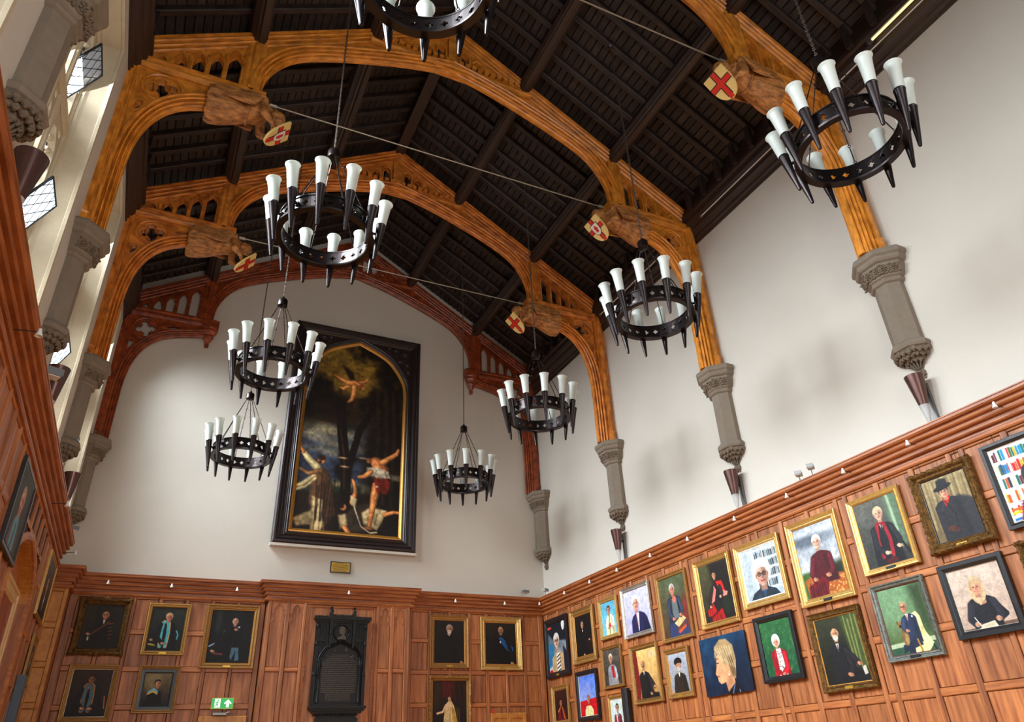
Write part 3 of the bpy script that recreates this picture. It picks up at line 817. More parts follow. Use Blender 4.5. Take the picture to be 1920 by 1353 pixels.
build_truss(YT[2], MIDOAK, 'amber oak roof truss next in front of the end wall one')
build_truss(YT[3] - 0.02, REDOAK_DIM, 'partly shade-darkened red oak half truss with turned pendants set against the end wall', True, 0.55)

for Y, lb in ((YT[0], 'thin steel tie rod across the nearest truss at the top right'), (YT[1], 'long thin steel tie rod between the carved angels of the middle truss'), (YT[2], 'thin steel tie rod of the far truss in front of the end wall')):
    r = thing('tie_rod', lb, 'rod', (5.5, Y, 11.53), group='steel tie rods across the hall')
    tube((-3.3, 0, 0), (3.3, 0, 0), 0.013, 6).build('rod', RODM, r, smooth=True)
    for s in (-1, 1): tube((s * 3.3, 0, 0), (s * 3.18, 0, 0), 0.035, 6).build('rod_end', RODM, r)

# ================================================================ CARVED ANGELS
def remeshed(m, vox, name, material):
    me = m.mesh(name + '_src', None)
    o = bpy.data.objects.new(name + '_src', me); COL.objects.link(o)
    md = o.modifiers.new('r', 'REMESH'); md.mode = 'VOXEL'; md.voxel_size = vox
    s = o.modifiers.new('s', 'SMOOTH'); s.factor = 0.5; s.iterations = 2
    dg = bpy.context.evaluated_depsgraph_get()
    out = bpy.data.meshes.new_from_object(o.evaluated_get(dg))
    bpy.data.objects.remove(o)
    out.name = name
    out.materials.clear(); out.materials.append(material)
    out.polygons.foreach_set('use_smooth', [True] * len(out.polygons))
    return out

def angel_body():
    m = MB()
    # robe, shoulders and neck: lofted rings along +X, folds fading out towards the chest
    rings = [(0.0, 0.03, 0.27, 0.33), (0.06, 0.03, 0.28, 0.35), (0.2, 0.03, 0.27, 0.33), (0.4, 0.04, 0.23, 0.27), (0.56, 0.06, 0.19, 0.21), (0.68, 0.09, 0.19, 0.18), (0.8, 0.13, 0.23, 0.17), (0.9, 0.16, 0.2, 0.14), (0.97, 0.18, 0.1, 0.1), (1.06, 0.17, 0.08, 0.08)]
    seg = 40
    for x, z, ry, rz in rings:
        fold = 0.10 * max(0.0, 1 - x / 0.75)
        for k in range(seg):
            a = 2 * pi * k / seg
            f = 1 + fold * (0.6 * sin(7 * a + x * 2) + 0.4 * sin(13 * a + 1))
            m.v.append((x + 0.02 * sin(7 * a) * (x < 0.1), ry * f * cos(a), z + rz * f * sin(a)))
    n = len(rings)
    for i in range(n - 1):
        for k in range(seg):
            m.f.append((i * seg + k, i * seg + (k + 1) % seg, (i + 1) * seg + (k + 1) % seg, (i + 1) * seg + k))
    m.f.append(tuple(range(seg))); m.f.append(tuple((n - 1) * seg + k for k in range(seg)))
    # head bowed forwards: skull, jaw, nose, brow, hair curls
    m.join(ball((1.1, 0, 0.13), 0.125, 1.0, 0.88, 1.08, 14, 9))
    m.join(ball((1.135, 0, 0.045), 0.07, 0.95, 0.8, 1.0, 10, 7))
    m.join(tube((1.2, 0, 0.13), (1.215, 0, 0.07), 0.012, 6, 0.022))
    m.join(ball((1.185, 0, 0.035), 0.022, 1, 1.6, 0.6, 6, 5))
    for s in (-1, 1): m.join(ball((1.185, s * 0.035, 0.145), 0.022, 0.8, 1.3, 0.6, 6, 5))
    for k in range(26):
        a = pi * (k % 13) / 12; lay = k // 13
        m.join(ball((1.05 - 0.035 * lay, 0.1 * cos(a) * 1.02, 0.13 + 0.115 * sin(a) - 0.03 * lay), 0.038, 1, 1, 1, 6, 5))
    for s in (-1, 1):
        for k in range(4): m.join(ball((1.04, s * 0.1, 0.1 - 0.045 * k), 0.034, 1, 0.8, 1, 6, 5))
        # upper arm, sleeve, forearm
        m.join(tube((0.84, s * 0.2, 0.12), (0.87, s * 0.26, -0.08), 0.08, 10, 0.07))
        m.join(ball((0.87, s * 0.26, -0.08), 0.075, seg=10))
        m.join(tube((0.87, s * 0.26, -0.08), (1.0, s * 0.2, -0.19), 0.075, 10, 0.04))
        m.join(ball((1.0, s * 0.2, -0.19), 0.04))
        m.join(ball((1.02, s * 0.175, -0.215), 0.036, 1.1, 0.9, 0.8))
        for k in range(4):                       # fingers folded over the shield edge
            q = -0.032 + 0.021 * k
            m.join(tube((1.02 + q * 0.6, s * 0.175, -0.215 + q), (1.055 + q * 0.6, s * 0.145, -0.245 + q), 0.0105, 6, 0.009))
            m.join(tube((1.055 + q * 0.6, s * 0.145, -0.245 + q), (1.06 + q * 0.6, s * 0.115, -0.255 + q), 0.009, 6, 0.007))
        m.join(tube((1.0, s * 0.18, -0.2), (1.03, s * 0.15, -0.18), 0.012, 6, 0.009))
    # cords and neck collar
    m.join(torus((0.62, 0, 0.075), 0.2, 0.018, 24, 6, Matrix.Rotation(pi / 2, 3, 'Y')))
    return m
AB = remeshed(angel_body(), 0.0095, 'angel_figure', CARVED)
def wing_mesh(s):
    m = MB()
    for row, (nf, L0, zz, rr) in enumerate(((7, 0.36, 0.0, 0.03), (7, 0.58, 0.008, 0.034), (8, 0.82, 0.016, 0.036))):
        for k in range(nf):
            t = k / (nf - 1)
            x0 = 0.86 - 0.02 * k; z0 = 0.27 - 0.24 * t
            Lk = L0 * (1 - 0.25 * t)
            f = ball((0, 0, 0), 1.0, seg=8, rings=5)
            th = -0.02 - 0.12 * t
            f.map(lambda p: Vector((p.x * Lk / 2, p.y * rr * 0.55, p.z * rr)))
            f.map(lambda p: Vector((p.x * cos(th) - p.z * sin(th), p.y, p.x * sin(th) + p.z * cos(th))))
            f.map(lambda p: p + Vector((x0 - Lk / 2, s * (0.2 + 0.08 * t + 0.02 * (2 - row) + 0.03 * (1 - t)), z0)))
            m.join(f)
    m.join(ball((0.84, s * 0.22, 0.2), 0.09, 0.8, 0.6, 1.3, 8, 6))
    return m
WM = {s: wing_mesh(s).mesh('wing', CARVED, True) for s in (-1, 1)}
def heater(w, h, k=5):
    L = [(-w, h * 0.5), (-w, 0.05 * h)] + spline([(-w, 0.05 * h), (-w * 0.85, -0.22 * h), (-w * 0.5, -0.42 * h), (0, -h * 0.5)], k)[1:]
    return L + [(-x, z) for x, z in L[::-1][1:]]
def shield_parts(root, hand):
    # local shield plane: x right, z up, front towards -y
    N = Vector((0.72, 0, -0.694))                 # shield faces down and inwards
    up = Vector((0.694, 0, 0.72)); rt = Vector((0, 1, 0))
    o0 = Vector((1.12, 0, -0.25))
    mp = lambda p: o0 + rt * p.x * 1.22 + up * p.z * 1.22 - N * p.y
    def b(m, name, mt): return m.map(mp).build(name, mt, root)
    s = b(plate(heater(0.17, 0.42), [], -0.02, 0.02), 'shield', CREAM)
    kids = []
    kids.append(b(MB().box(-0.032, 0.032, -0.027, -0.018, -0.2, 0.208), 'shield_cross', RED))
    kids.append(b(MB().box(-0.168, 0.168, -0.0265, -0.018, 0.0, 0.065), 'shield_cross', RED))
    lns = [(x - 0.006, x + 0.006, p, q) for x in (-0.038, 0.038) for p, q in ((0.07, 0.208), (-0.16, -0.005))]
    lns += [(p, q, z - 0.005, z + 0.005) for z in (-0.006, 0.071) for p, q in ((-0.166, -0.04), (0.04, 0.166))]
    for p, q, r0, r1 in lns:
        kids.append(b(MB().box(p, q, -0.025, -0.018, r0, r1), 'shield_line', BLACK2))
    if hand:
        kids.append(b(plate([(x, z + 0.02) for x, z in heater(0.082, 0.21)], [], -0.0325, -0.026), 'inner_shield_edge', BLACK2))
        kids.append(b(plate([(x, z + 0.02) for x, z in heater(0.074, 0.195)], [], -0.036, -0.03), 'inner_shield', WHITE2))
        hp = [(-0.025, -0.05), (0.025, -0.05), (0.027, -0.01), (0.05, 0.012), (0.042, 0.022), (0.027, 0.012), (0.027, 0.055), (0.019, 0.06), (0.015, 0.02), (0.012, 0.07), (0.003, 0.075), (0.0, 0.022), (-0.004, 0.07), (-0.013, 0.068), (-0.014, 0.02), (-0.019, 0.055), (-0.028, 0.052), (-0.03, 0.0)]
        kids.append(b(plate([(x, z + 0.02) for x, z in hp], [], -0.039, -0.035), 'red_hand', RED))
    for k in kids:
        k.parent = s
AN = [(YT[0], 1, False, 'carved oak angel holding a red cross shield, top right near the nearest chandelier'),
      (YT[1], -1, True, 'carved oak angel with a red hand shield at the upper left of the middle truss'),
      (YT[1], 1, True, 'carved oak angel with a red hand shield on the right of the middle truss'),
      (YT[2], -1, False, 'carved oak angel with a red and gold shield on the left of the far truss'),
      (YT[2], 1, False, 'carved oak angel with a red cross shield on the right of the far truss'),
      (YT[0], -1, True, 'carved oak angel of the nearest truss, left side above the picture edge')]
for Y, side, hand, lb in AN:
    r = thing('carved_angel', lb, 'statue', (1.27 if side < 0 else 9.73, Y, 11.14), 0 if side < 0 else pi, 'carved angels on the hammer beams')
    put('figure', AB, r)
    for s in (-1, 1): put('wing', WM[s], r)
    shield_parts(r, hand)

# ================================================================ STONE CORBEL SHAFTS
OA = [-pi / 2, -67.5 * pi / 180, -22.5 * pi / 180, 22.5 * pi / 180, 67.5 * pi / 180, pi / 2]
def octo(prof):
    """half octagon on the wall plane, projecting to +x"""
    m = MB()
    for k, a in enumerate(OA):
        f = 1.0 if 0 < k < 5 else sin(67.5 * pi / 180)
        for r, z in prof:
            m.v.append((r * f * cos(a) if 0 < k < 5 else -0.03, r * f * sin(a), z))
    q = len(prof)
    for i in range(5):
        for j in range(q - 1):
            m.f.append((i * q + j, (i + 1) * q + j, (i + 1) * q + j + 1, i * q + j + 1))
    m.f.append(tuple(i * q for i in range(6))); m.f.append(tuple(i * q + q - 1 for i in range(6)))
    return m
def corbel_shaft():
    r = thing('corbel_shaft', 'x', 'corbel', (0, 0, 6.1))
    og = (0, 0, 6.1)
    octo([(0.235, 6.6), (0.235, 7.62)]).build('shaft', STONE, r, og)
    octo([(0.235, 7.58), (0.27, 7.6), (0.285, 7.63), (0.27, 7.66), (0.30, 7.68), (0.36, 7.84), (0.36, 7.88), (0.40, 7.9), (0.42, 7.93), (0.42, 7.97), (0.455, 8.0), (0.46, 8.05), (0.44, 8.09)]).build('capital', STONE, r, og)
    fr = MB()
    for fa in (-45, 0, 45):
        a = radians(fa)
        R = Matrix.Rotation(a, 3, 'Z')
        for t in (-0.078, 0.078):
            c = R @ Vector((0.325 * cos(radians(22.5)) + 0.012, t, 0)); c.z = 7.77
            tilt = Matrix.Rotation(a, 3, 'Z') @ Matrix.Rotation(radians(110), 3, 'Y')
            fr.join(torus(c, 0.062, 0.016, 12, 5, tilt))
            for k in range(5):
                b = 2 * pi * k / 5
                fr.join(ball(c + tilt @ Vector((0.03 * cos(b), 0.03 * sin(b), 0.006)), 0.02, 1, 1, 0.8, 6, 4))
            fr.join(ball(c + tilt @ Vector((0, 0, 0.012)), 0.014, seg=6, rings=4))
        for t in (-0.15, 0.0, 0.15):
            for zz in (7.715, 7.83):
                c = R @ Vector((0.31 * cos(radians(22.5)) + (zz - 7.7) * 0.35 + 0.01, t * 0.95, 0)); c.z = zz
                fr.join(ball(c, 0.02, 0.8, 1.4, 0.8, 6, 4))
    fr.build('frieze_scrolls', STONE_D, r, og, True)
    octo([(0.25, 6.48), (0.29, 6.5), (0.31, 6.54), (0.30, 6.57), (0.27, 6.6), (0.24, 6.63)]).build('base_moulding', STONE, r, og)
    fo = octo([(0.035, 6.2), (0.05, 6.27), (0.1, 6.33), (0.2, 6.4), (0.26, 6.46), (0.26, 6.5)])
    rnd = random.Random(3)
    for lay, (rr, zz, nn, sz_) in enumerate(((0.25, 6.45, 11, 0.05), (0.2, 6.4, 9, 0.055), (0.13, 6.35, 7, 0.045))):
        for k in range(nn):
            a = -pi / 2 + pi * (k + 0.5) / nn
            M = Matrix.Rotation(a, 3, 'Z')
            c = Vector((rr * cos(a), rr * sin(a), zz + rnd.uniform(-0.015, 0.015)))
            fo.join(ball(c, sz_, 0.6, 1, 0.75, 7, 5, M))
            fo.join(ball(c + Vector((0, 0, -0.03)), sz_ * 0.55, 1, 0.7, 0.9, 6, 4, M))
            fo.join(torus(c + M @ Vector((0.02, 0, 0)), sz_ * 0.6, 0.009, 8, 4, M @ Matrix.Rotation(pi / 2, 3, 'Y')))
    for k in range(7):
        a = -pi / 2 + pi * (k + 0.5) / 7
        fo.join(tube((0.17 * cos(a), 0.17 * sin(a), 6.4), (0.05 * cos(a), 0.05 * sin(a), 6.22), 0.014, 5, 0.01))
    fo.build('foliage_corbel', STONE_D, r, og, True)
    dr = MB()
    for k in range(22):
        a = rnd.uniform(-1.5, 1.5); zz = 6.08 + rnd.uniform(0, 0.13)
        h = math.sqrt(max(0.0, 1 - ((zz - 6.145) / 0.075) ** 2)) * 0.06
        dr.join(ball((h * cos(a), h * sin(a), zz), 0.024, seg=6, rings=4))
    dr.join(ball((0.0, 0, 6.145), 0.068, seg=8))
    dr.build('leafy_drop', STONE_D, r, og, True)
    return r
CS0 = corbel_shaft()
first = True
shafts = [(YT[0], 1, 'stone corbel shaft on the right wall nearest the camera'), (YT[1], 1, 'stone corbel shaft on the right wall, second from the camera'), (YT[2], 1, 'stone corbel shaft on the right wall, third from the camera'), (16.62, 1, 'stone corbel shaft in the far right corner'),
          (YT[0], -1, 'large stone corbel shaft on the left wall nearest the camera'), (YT[1], -1, 'stone corbel shaft on the left window wall under the middle truss'), (YT[2], -1, 'stone corbel shaft on the left window wall under the far truss'), (16.62, -1, 'stone corbel shaft in the far left corner')]
for Y, side, lb in shafts:
    o = CS0 if first else copy_tree(CS0)
    first = False
    o.location = (11.0 if side > 0 else LW - 0.02, Y, 6.1)
    o.rotation_euler = (0, 0, pi if side > 0 else 0)
    tag(o, lb, 'corbel', 'stone corbel shafts under the trusses')

# ================================================================ CHANDELIERS
def chandelier():
    r = thing('chandelier', 'x', 'chandelier', (0, 0, 8.96), group='wheel chandeliers hanging in two rows')
    # ring with pierced quatrefoils, local z relative to hub
    RR, z0, z1 = 0.56, -1.45, -1.235
    L = 2 * pi * RR; nh = 24; m = MB()
    for k in range(nh):
        u0, u1 = L * k / nh, L * (k + 1) / nh
        out = [(u0 + (u1 - u0) * i / 4, z0) for i in range(5)] + [(u1 - (u1 - u0) * i / 4, z1) for i in range(5)]
        m.join(plate(out, [foil((u0 + u1) / 2, (z0 + z1) / 2, 0.04, 4, 0, 4)], -0.008, 0.008))
    m.map(lambda p: Vector(((RR + p.y) * cos(p.x / RR), (RR + p.y) * sin(p.x / RR), p.z)))
    ring = m.build('ring_band', IRON, r)
    lips = MB()
    for z, pr in ((z1, [(RR - 0.012, z1 - 0.012), (RR + 0.02, z1 - 0.012), (RR + 0.02, z1 + 0.008), (RR - 0.012, z1 + 0.008), (RR - 0.012, z1 - 0.012)]),
                  (z0, [(RR - 0.035, z0 - 0.02), (RR + 0.045, z0 - 0.02), (RR + 0.05, z0), (RR + 0.02, z0 + 0.015), (RR - 0.02, z0 + 0.015), (RR - 0.04, z0), (RR - 0.035, z0 - 0.02)])):
        lips.join(lathe(pr, (0, 0, 0), 64))
    lips.build('ring_flange', IRON, r, smooth=True)
    lathe([(0.001, -0.1), (0.05, -0.1), (0.085, -0.08), (0.085, 0.03), (0.075, 0.05), (0.03, 0.07), (0.02, 0.11), (0.001, 0.11)], (0, 0, 0), 16).build('hub', IRON, r, smooth=True)
    # six linked rods from hub to ring
    for k in range(6):
        a = 2 * pi * (k + 0.5) / 6 + 0.14
        A = Vector((0.065 * cos(a), 0.065 * sin(a), -0.08)); B = Vector(((RR - 0.01) * cos(a), (RR - 0.01) * sin(a), z1 + 0.01))
        mm = MB(); d = B - A
        Mx = d.to_track_quat('Z', 'Y').to_matrix()
        for j in range(6):
            p = A + d * (j / 6); q = A + d * ((j + 0.86) / 6)
            mm.join(tube(p, q, 0.0075, 5))
            mm.join(torus(A + d * ((j + 0.93) / 6), 0.014, 0.005, 8, 4, Mx @ Matrix.Rotation(pi / 2, 3, 'X')))
        mm.build('suspension_rod', IRON, r, smooth=True)
    # twelve torch cones with opal shades
    tilt = 0.12
    cone = lathe([(0.001, -1.75), (0.017, -1.75), (0.021, -1.73), (0.06, -1.225), (0.065, -1.215), (0.06, -1.2), (0.001, -1.2)], (0, 0, 0), 14)
    shade = lathe([(0.03, -1.215), (0.058, -1.21), (0.063, -1.1), (0.071, -0.96), (0.078, -0.885), (0.084, -0.865), (0.094, -0.85), (0.095, -0.843), (0.088, -0.843), (0.079, -0.858), (0.073, -0.885), (0.066, -0.96), (0.058, -1.1), (0.05, -1.205)], (0, 0, 0), 18)
    for mm in (cone, shade):
        mm.map(lambda p: Vector((p.x, p.y, p.z)))
    cm_, sm_ = cone.mesh('torch_cone', IRON, True), shade.mesh('opal_shade', OPAL, True)
    br = MB()
    br.join(tube((RR + 0.005, 0, -1.34), (RR + 0.12, 0, -1.34), 0.018, 8)); br.join(tube((RR + 0.01, 0, -1.34), (RR + 0.03, 0, -1.34), 0.035, 10))
    bm2 = br.mesh('bracket', IRON, True)
    for k in range(12):
        a = 2 * pi * k / 12 + 0.2
        c = bpy.data.objects.new('torch_cone', cm_); COL.objects.link(c); c.parent = r
        s = bpy.data.objects.new('opal_shade', sm_); COL.objects.link(s); s.parent = c
        b = bpy.data.objects.new('bracket', bm2); COL.objects.link(b); b.parent = c
        # tilt about the ring so the tops lean outwards
        piv = Vector((0.0, 0, -1.34))
        T = Matrix.Rotation(a, 4, 'Z') @ Matrix.Translation((RR + 0.11, 0, -1.34)) @ Matrix.Rotation(tilt, 4, 'Y') @ Matrix.Translation(-piv)
        c.matrix_local = T
        b.matrix_local = T.inverted() @ Matrix.Rotation(a, 4, 'Z')
    return r
def chain(length, root):
    m = MB(); n = int(length / 0.045)
    for k in range(n):
        M = Matrix.Rotation(pi / 2 * (k % 2) + 0.5, 3, 'Z') @ Matrix.Rotation(pi / 2, 3, 'X') 
        t = torus((0, 0, 0), 0.016, 0.0048, 8, 4)
        t.map(lambda p: Vector((p.x, p.y * 1.75, p.z)))
        t.map(lambda p: M @ p); t.map(lambda p: p + Vector((0, 0, 0.12 + 0.045 * k)))
        m.join(t)
    m.join(tube((0, 0, 0.1), (0.012, 0.0, length), 0.006, 5))
    c = m.build('hanging_chain', CHAINM, root, smooth=True)
    lathe([(0.001, length + 0.02), (0.05, length + 0.02), (0.06, length - 0.02), (0.02, length - 0.06), (0.001, length - 0.06)], (0, 0, 0), 8).build('ceiling_hook', IRON, root)
CH0 = chandelier()
first = True
CL = [('cut by the top of the picture left of centre', 3.579, -1), ('hanging left of centre below the middle truss', 7.354, -1), ('overlapping the upper left corner of the great painting', 11.18, -1), ('last of the left row, just left of the great painting', 15.075, -1),
      ('largest one at the top right before the white wall', 3.579, 1), ('right of centre below the red hand angel', 7.354, 1), ('third of the right row, below the far red cross angel', 11.18, 1), ('last of the right row, hanging by itself right of the great painting', 15.075, 1)]
for lb, Y, side in CL:
    o = CH0 if first else copy_tree(CH0)
    first = False
    for ch in [c for c in o.children if c.name.startswith(('hanging_chain', 'ceiling_hook'))]:
        bpy.data.objects.remove(ch)
    x = 3.05 if side < 0 else 8.07
    zz = 12.22 + RS * (x if side < 0 else 11 - x) - 0.12
    o.location = (x, Y, 8.95)
    if Y < 4 and side > 0: o.rotation_euler = (0, 0, -0.12)
    tag(o, 'iron wheel chandelier, ' + lb, 'chandelier', 'wheel chandeliers hanging in two rows')
    if o is CH0: continue
for o in [o for o in list(bpy.data.objects) if o.name.split('.')[0] == 'chandelier']:
    x = o.location.x
    zz = 12.2 + RS * (x if x < 5.5 else 11 - x) - 0.1
    chain(zz - 8.95, o)

# ================================================================ WALL SCONCES, LAMPS
def sconce():
    r = thing('wall_sconce', 'x', 'wall lamp', (0, 0, 5.4))
    og = (0, 0, 5.4)
    lathe([(0.001, 5.62), (0.062, 5.64), (0.128, 6.08), (0.12, 6.08), (0.055, 5.66)], (0.2, 0, 0), 18).build('copper_shade', COPPER, r, og, True)
    lathe([(0.012, 5.37), (0.02, 5.38), (0.064, 5.64), (0.058, 5.64)], (0.2, 0, 0), 16).build('glass_cone', FROST, r, og, True)
    MB().box(0.0, 0.05, -0.035, 0.035, 5.42, 6.0).build('back_plate', STEEL, r, og)
    tube((0.04, 0, 5.85), (0.12, 0, 5.85), 0.03, 8).build('mount', BLACKP, r, og)
    return r
S0 = sconce(); first = True
for Y, side, lb in [(YT[0], 1, 'copper and glass cone sconce above the right cornice, nearest'), (YT[1], 1, 'copper and glass cone sconce on the right wall, middle of the three'), (YT[2], 1, 'copper and glass cone sconce on the right wall, nearest the far corner'),
                    (YT[0], -1, 'large dark cone sconce behind the left cornice, nearest the camera'), (YT[1], -1, 'dark cone sconce behind the left cornice below the middle corbel'), (YT[2], -1, 'small dark cone sconce behind the left cornice, farthest')]:
    o = S0 if first else copy_tree(S0)
    first = False
    o.location = (11.0 if side > 0 else LW + 0.06, Y, 5.4)
    o.rotation_euler = (0, 0, pi if side > 0 else 0)
    tag(o, lb, 'wall lamp', 'cone shaped wall sconces')

def spot():
    r = thing('picture_light', 'x', 'spotlight')
    tube((0.0, 0, 0), (0.19, 0, 0.02), 0.005, 5).build('arm', BLACKP, r)
    lathe([(0.001, 0.03), (0.014, 0.03), (0.018, 0.0), (0.034, -0.045), (0.03, -0.045), (0.001, -0.02)], (0.2, 0, 0.02), 10).build('lamp_head', WHITEP, r, smooth=True)
    return r
P0 = spot(); first = True
SPR = [(4.5, 'above the bookshelf portrait'), (5.72, 'above the black hat portrait'), (6.81, 'above the red stole portrait'), (7.94, 'above the burgundy dress portrait'), (9.17, 'above the white haired sitter'), (10.46, 'above the scarlet robe portrait'), (11.65, 'above the portrait with a pile of books'), (12.86, 'above the silver framed portrait'), (13.98, 'above the small pale blue portrait'), (15.13, 'above the dark suited portrait'), (16.4, 'next to the far right corner')]
SPE = [(1.07, 'above the striped gown portrait at far left'), (2.22, 'above the turquoise stole portrait'), (3.48, 'above the pensive gowned sitter'), (5.78, 'above the black tablet'), (8.38, 'above the white bearded man in black'), (9.66, 'above the blue sash portrait')]
SPL = [(6.6, 'on a long wire at the left edge'), (11.5, 'before the farther left corbel'), (14.2, 'at the end of the left cornice')]
for lst, kind in ((SPR, 'R'), (SPE, 'E'), (SPL, 'L')):
    for c, lb in lst:
        o = P0 if first else copy_tree(P0)
        first = False
        if kind == 'R': o.location = (XR - 0.06, c, 5.16); o.rotation_euler = (0, 0, pi)
        elif kind == 'E': o.location = (c, (YB if 4.12 < c < 7.28 else YP) - 0.06, 5.13); o.rotation_euler = (0, 0, -pi / 2)
        else: o.location = (XL + 0.06, c, 5.1); o.rotation_euler = (0, 0, 0)
        wall = {'R': 'right', 'E': 'end', 'L': 'left'}[kind]
        tag(o, 'small white picture light on the %s cornice ' % wall + lb, 'spotlight', 'little picture lights along the cornices')

def flood(loc, rz, lb, s=1.0, dz=0.1):
    r = thing('floodlight', lb, 'floodlight', loc, rz, 'small floodlights standing on the cornices')
    tube((0, 0, 0), (0, 0, dz * s), 0.008, 5).build('stand', STEEL, r)
    MB().box(-0.07 * s, 0.07 * s, -0.045 * s, 0.045 * s, dz * s, dz * s + 0.05 * s).build('lamp_housing', STEEL, r)
    MB().box(-0.06 * s, 0.06 * s, -0.035 * s, 0.035 * s, dz * s - 0.008, dz * s).build('lamp_glass', WHITEP, r)
flood((10.72, 7.72, 5.335), 0.6, 'left one of the pair of grey floodlights on the right cornice', 1.1)
flood((10.74, 7.48, 5.335), 0.6, 'right one of the pair of grey floodlights on the right cornice', 1.1, 0.13)
flood((10.32, 16.6, 5.335), 0.2, 'left one of the two floodlights in the far right corner', 1.2)
flood((10.72, 16.3, 5.335), 0.5, 'right one of the two floodlights in the far right corner', 1.2)
flood((0.45, 8.35, 5.335), 0.4, 'silver floodlight on the left cornice before the corbel foliage', 1.7, 0.12)
flood((0.46, 14.1, 5.335), 0.4, 'floodlight at the far end of the left cornice', 1.3)

# eaves tube lamps and conduit on the right
tl = thing('tube_light', 'lit yellow tube lamp under the right eaves at the top of the picture', 'lamp', (10.72, 3.65, 11.55))
tube((0, -0.55, 0), (0, 0.55, 0), 0.02, 10).build('lit_tube', TUBE, tl, smooth=True)
for s in (-1, 1): MB().box(-0.03, 0.03, s * 0.56 - 0.04, s * 0.56 + 0.04, -0.03, 0.06).build('end_cap', STEEL, tl)
MB().box(-0.02, 0.05, -0.6, 0.6, 0.03, 0.06).build('batten', STEEL, tl)
for lb, a, b in (('thin white conduit under the right eaves beside the tube lamp', 3.0, 5.1), ('thin white conduit under the right eaves past the nearest truss', 5.9, 8.6), ('thin white conduit under the right eaves behind the middle truss', 9.7, 12.6)):
    c = thing('eaves_conduit', lb, 'conduit', (10.77, (a + b) / 2, 11.44), group='conduits under the right eaves')
    h = (b - a) / 2
    tube((0, -h, 0), (0, h, 0), 0.011, 6).build('pipe', WHITEP, c, smooth=True)
    for q in (-h, h): ball((0, q, 0), 0.035, seg=8).build('fitting', STEEL, c)

# column loudspeakers
def speaker(loc, rz, h, mt, lb):
    r = thing('column_speaker', lb, 'loudspeaker', loc, rz, 'column loudspeakers')
    sp = [(0, -0.085), (0.06, -0.085), (0.1, -0.06), (0.115, 0), (0.1, 0.06), (0.06, 0.085), (0, 0.085)]
    m = MB(); m.v = [(x, y, 0) for x, y in sp] + [(x, y, h) for x, y in sp]
    m.f = [(i, (i + 1) % 7, (i + 1) % 7 + 7, i + 7) for i in range(7)] + [tuple(range(7)), tuple(range(7, 14))]
    m.build('cabinet', mt, r)
    MB().box(0.115, 0.118, -0.02, 0.02, h * 0.5, h * 0.5 + 0.012).build('badge', WHITEP, r)
    MB().box(-0.03, 0.0, -0.03, 0.03, h * 0.2, h * 0.8).build('bracket', STEEL, r)
speaker((XR - 0.06, 13.27, 1.5), pi, 1.44, BLACKP, 'black column loudspeaker beside the small portrait on the right wall')
speaker((XL + 0.04, 13.2, 1.4), 0, 1.68, SPKBLUE, 'slate grey column loudspeaker at the bottom left corner')
# ================================================================ PAINTED CANVASES (vertex colour painting)
PAINT = bpy.data.materials.new('oil_paint_on_canvas'); PAINT.use_nodes = True
_n = PAINT.node_tree.nodes; _a = _n.new('ShaderNodeAttribute'); _a.attribute_name = 'paint'
PAINT.node_tree.links.new(_a.outputs['Color'], _n['Principled BSDF'].inputs['Base Color'])
_n['Principled BSDF'].inputs['Roughness'].default_value = 0.55
_n['Principled BSDF'].inputs['Specular IOR Level'].default_value = 0.3

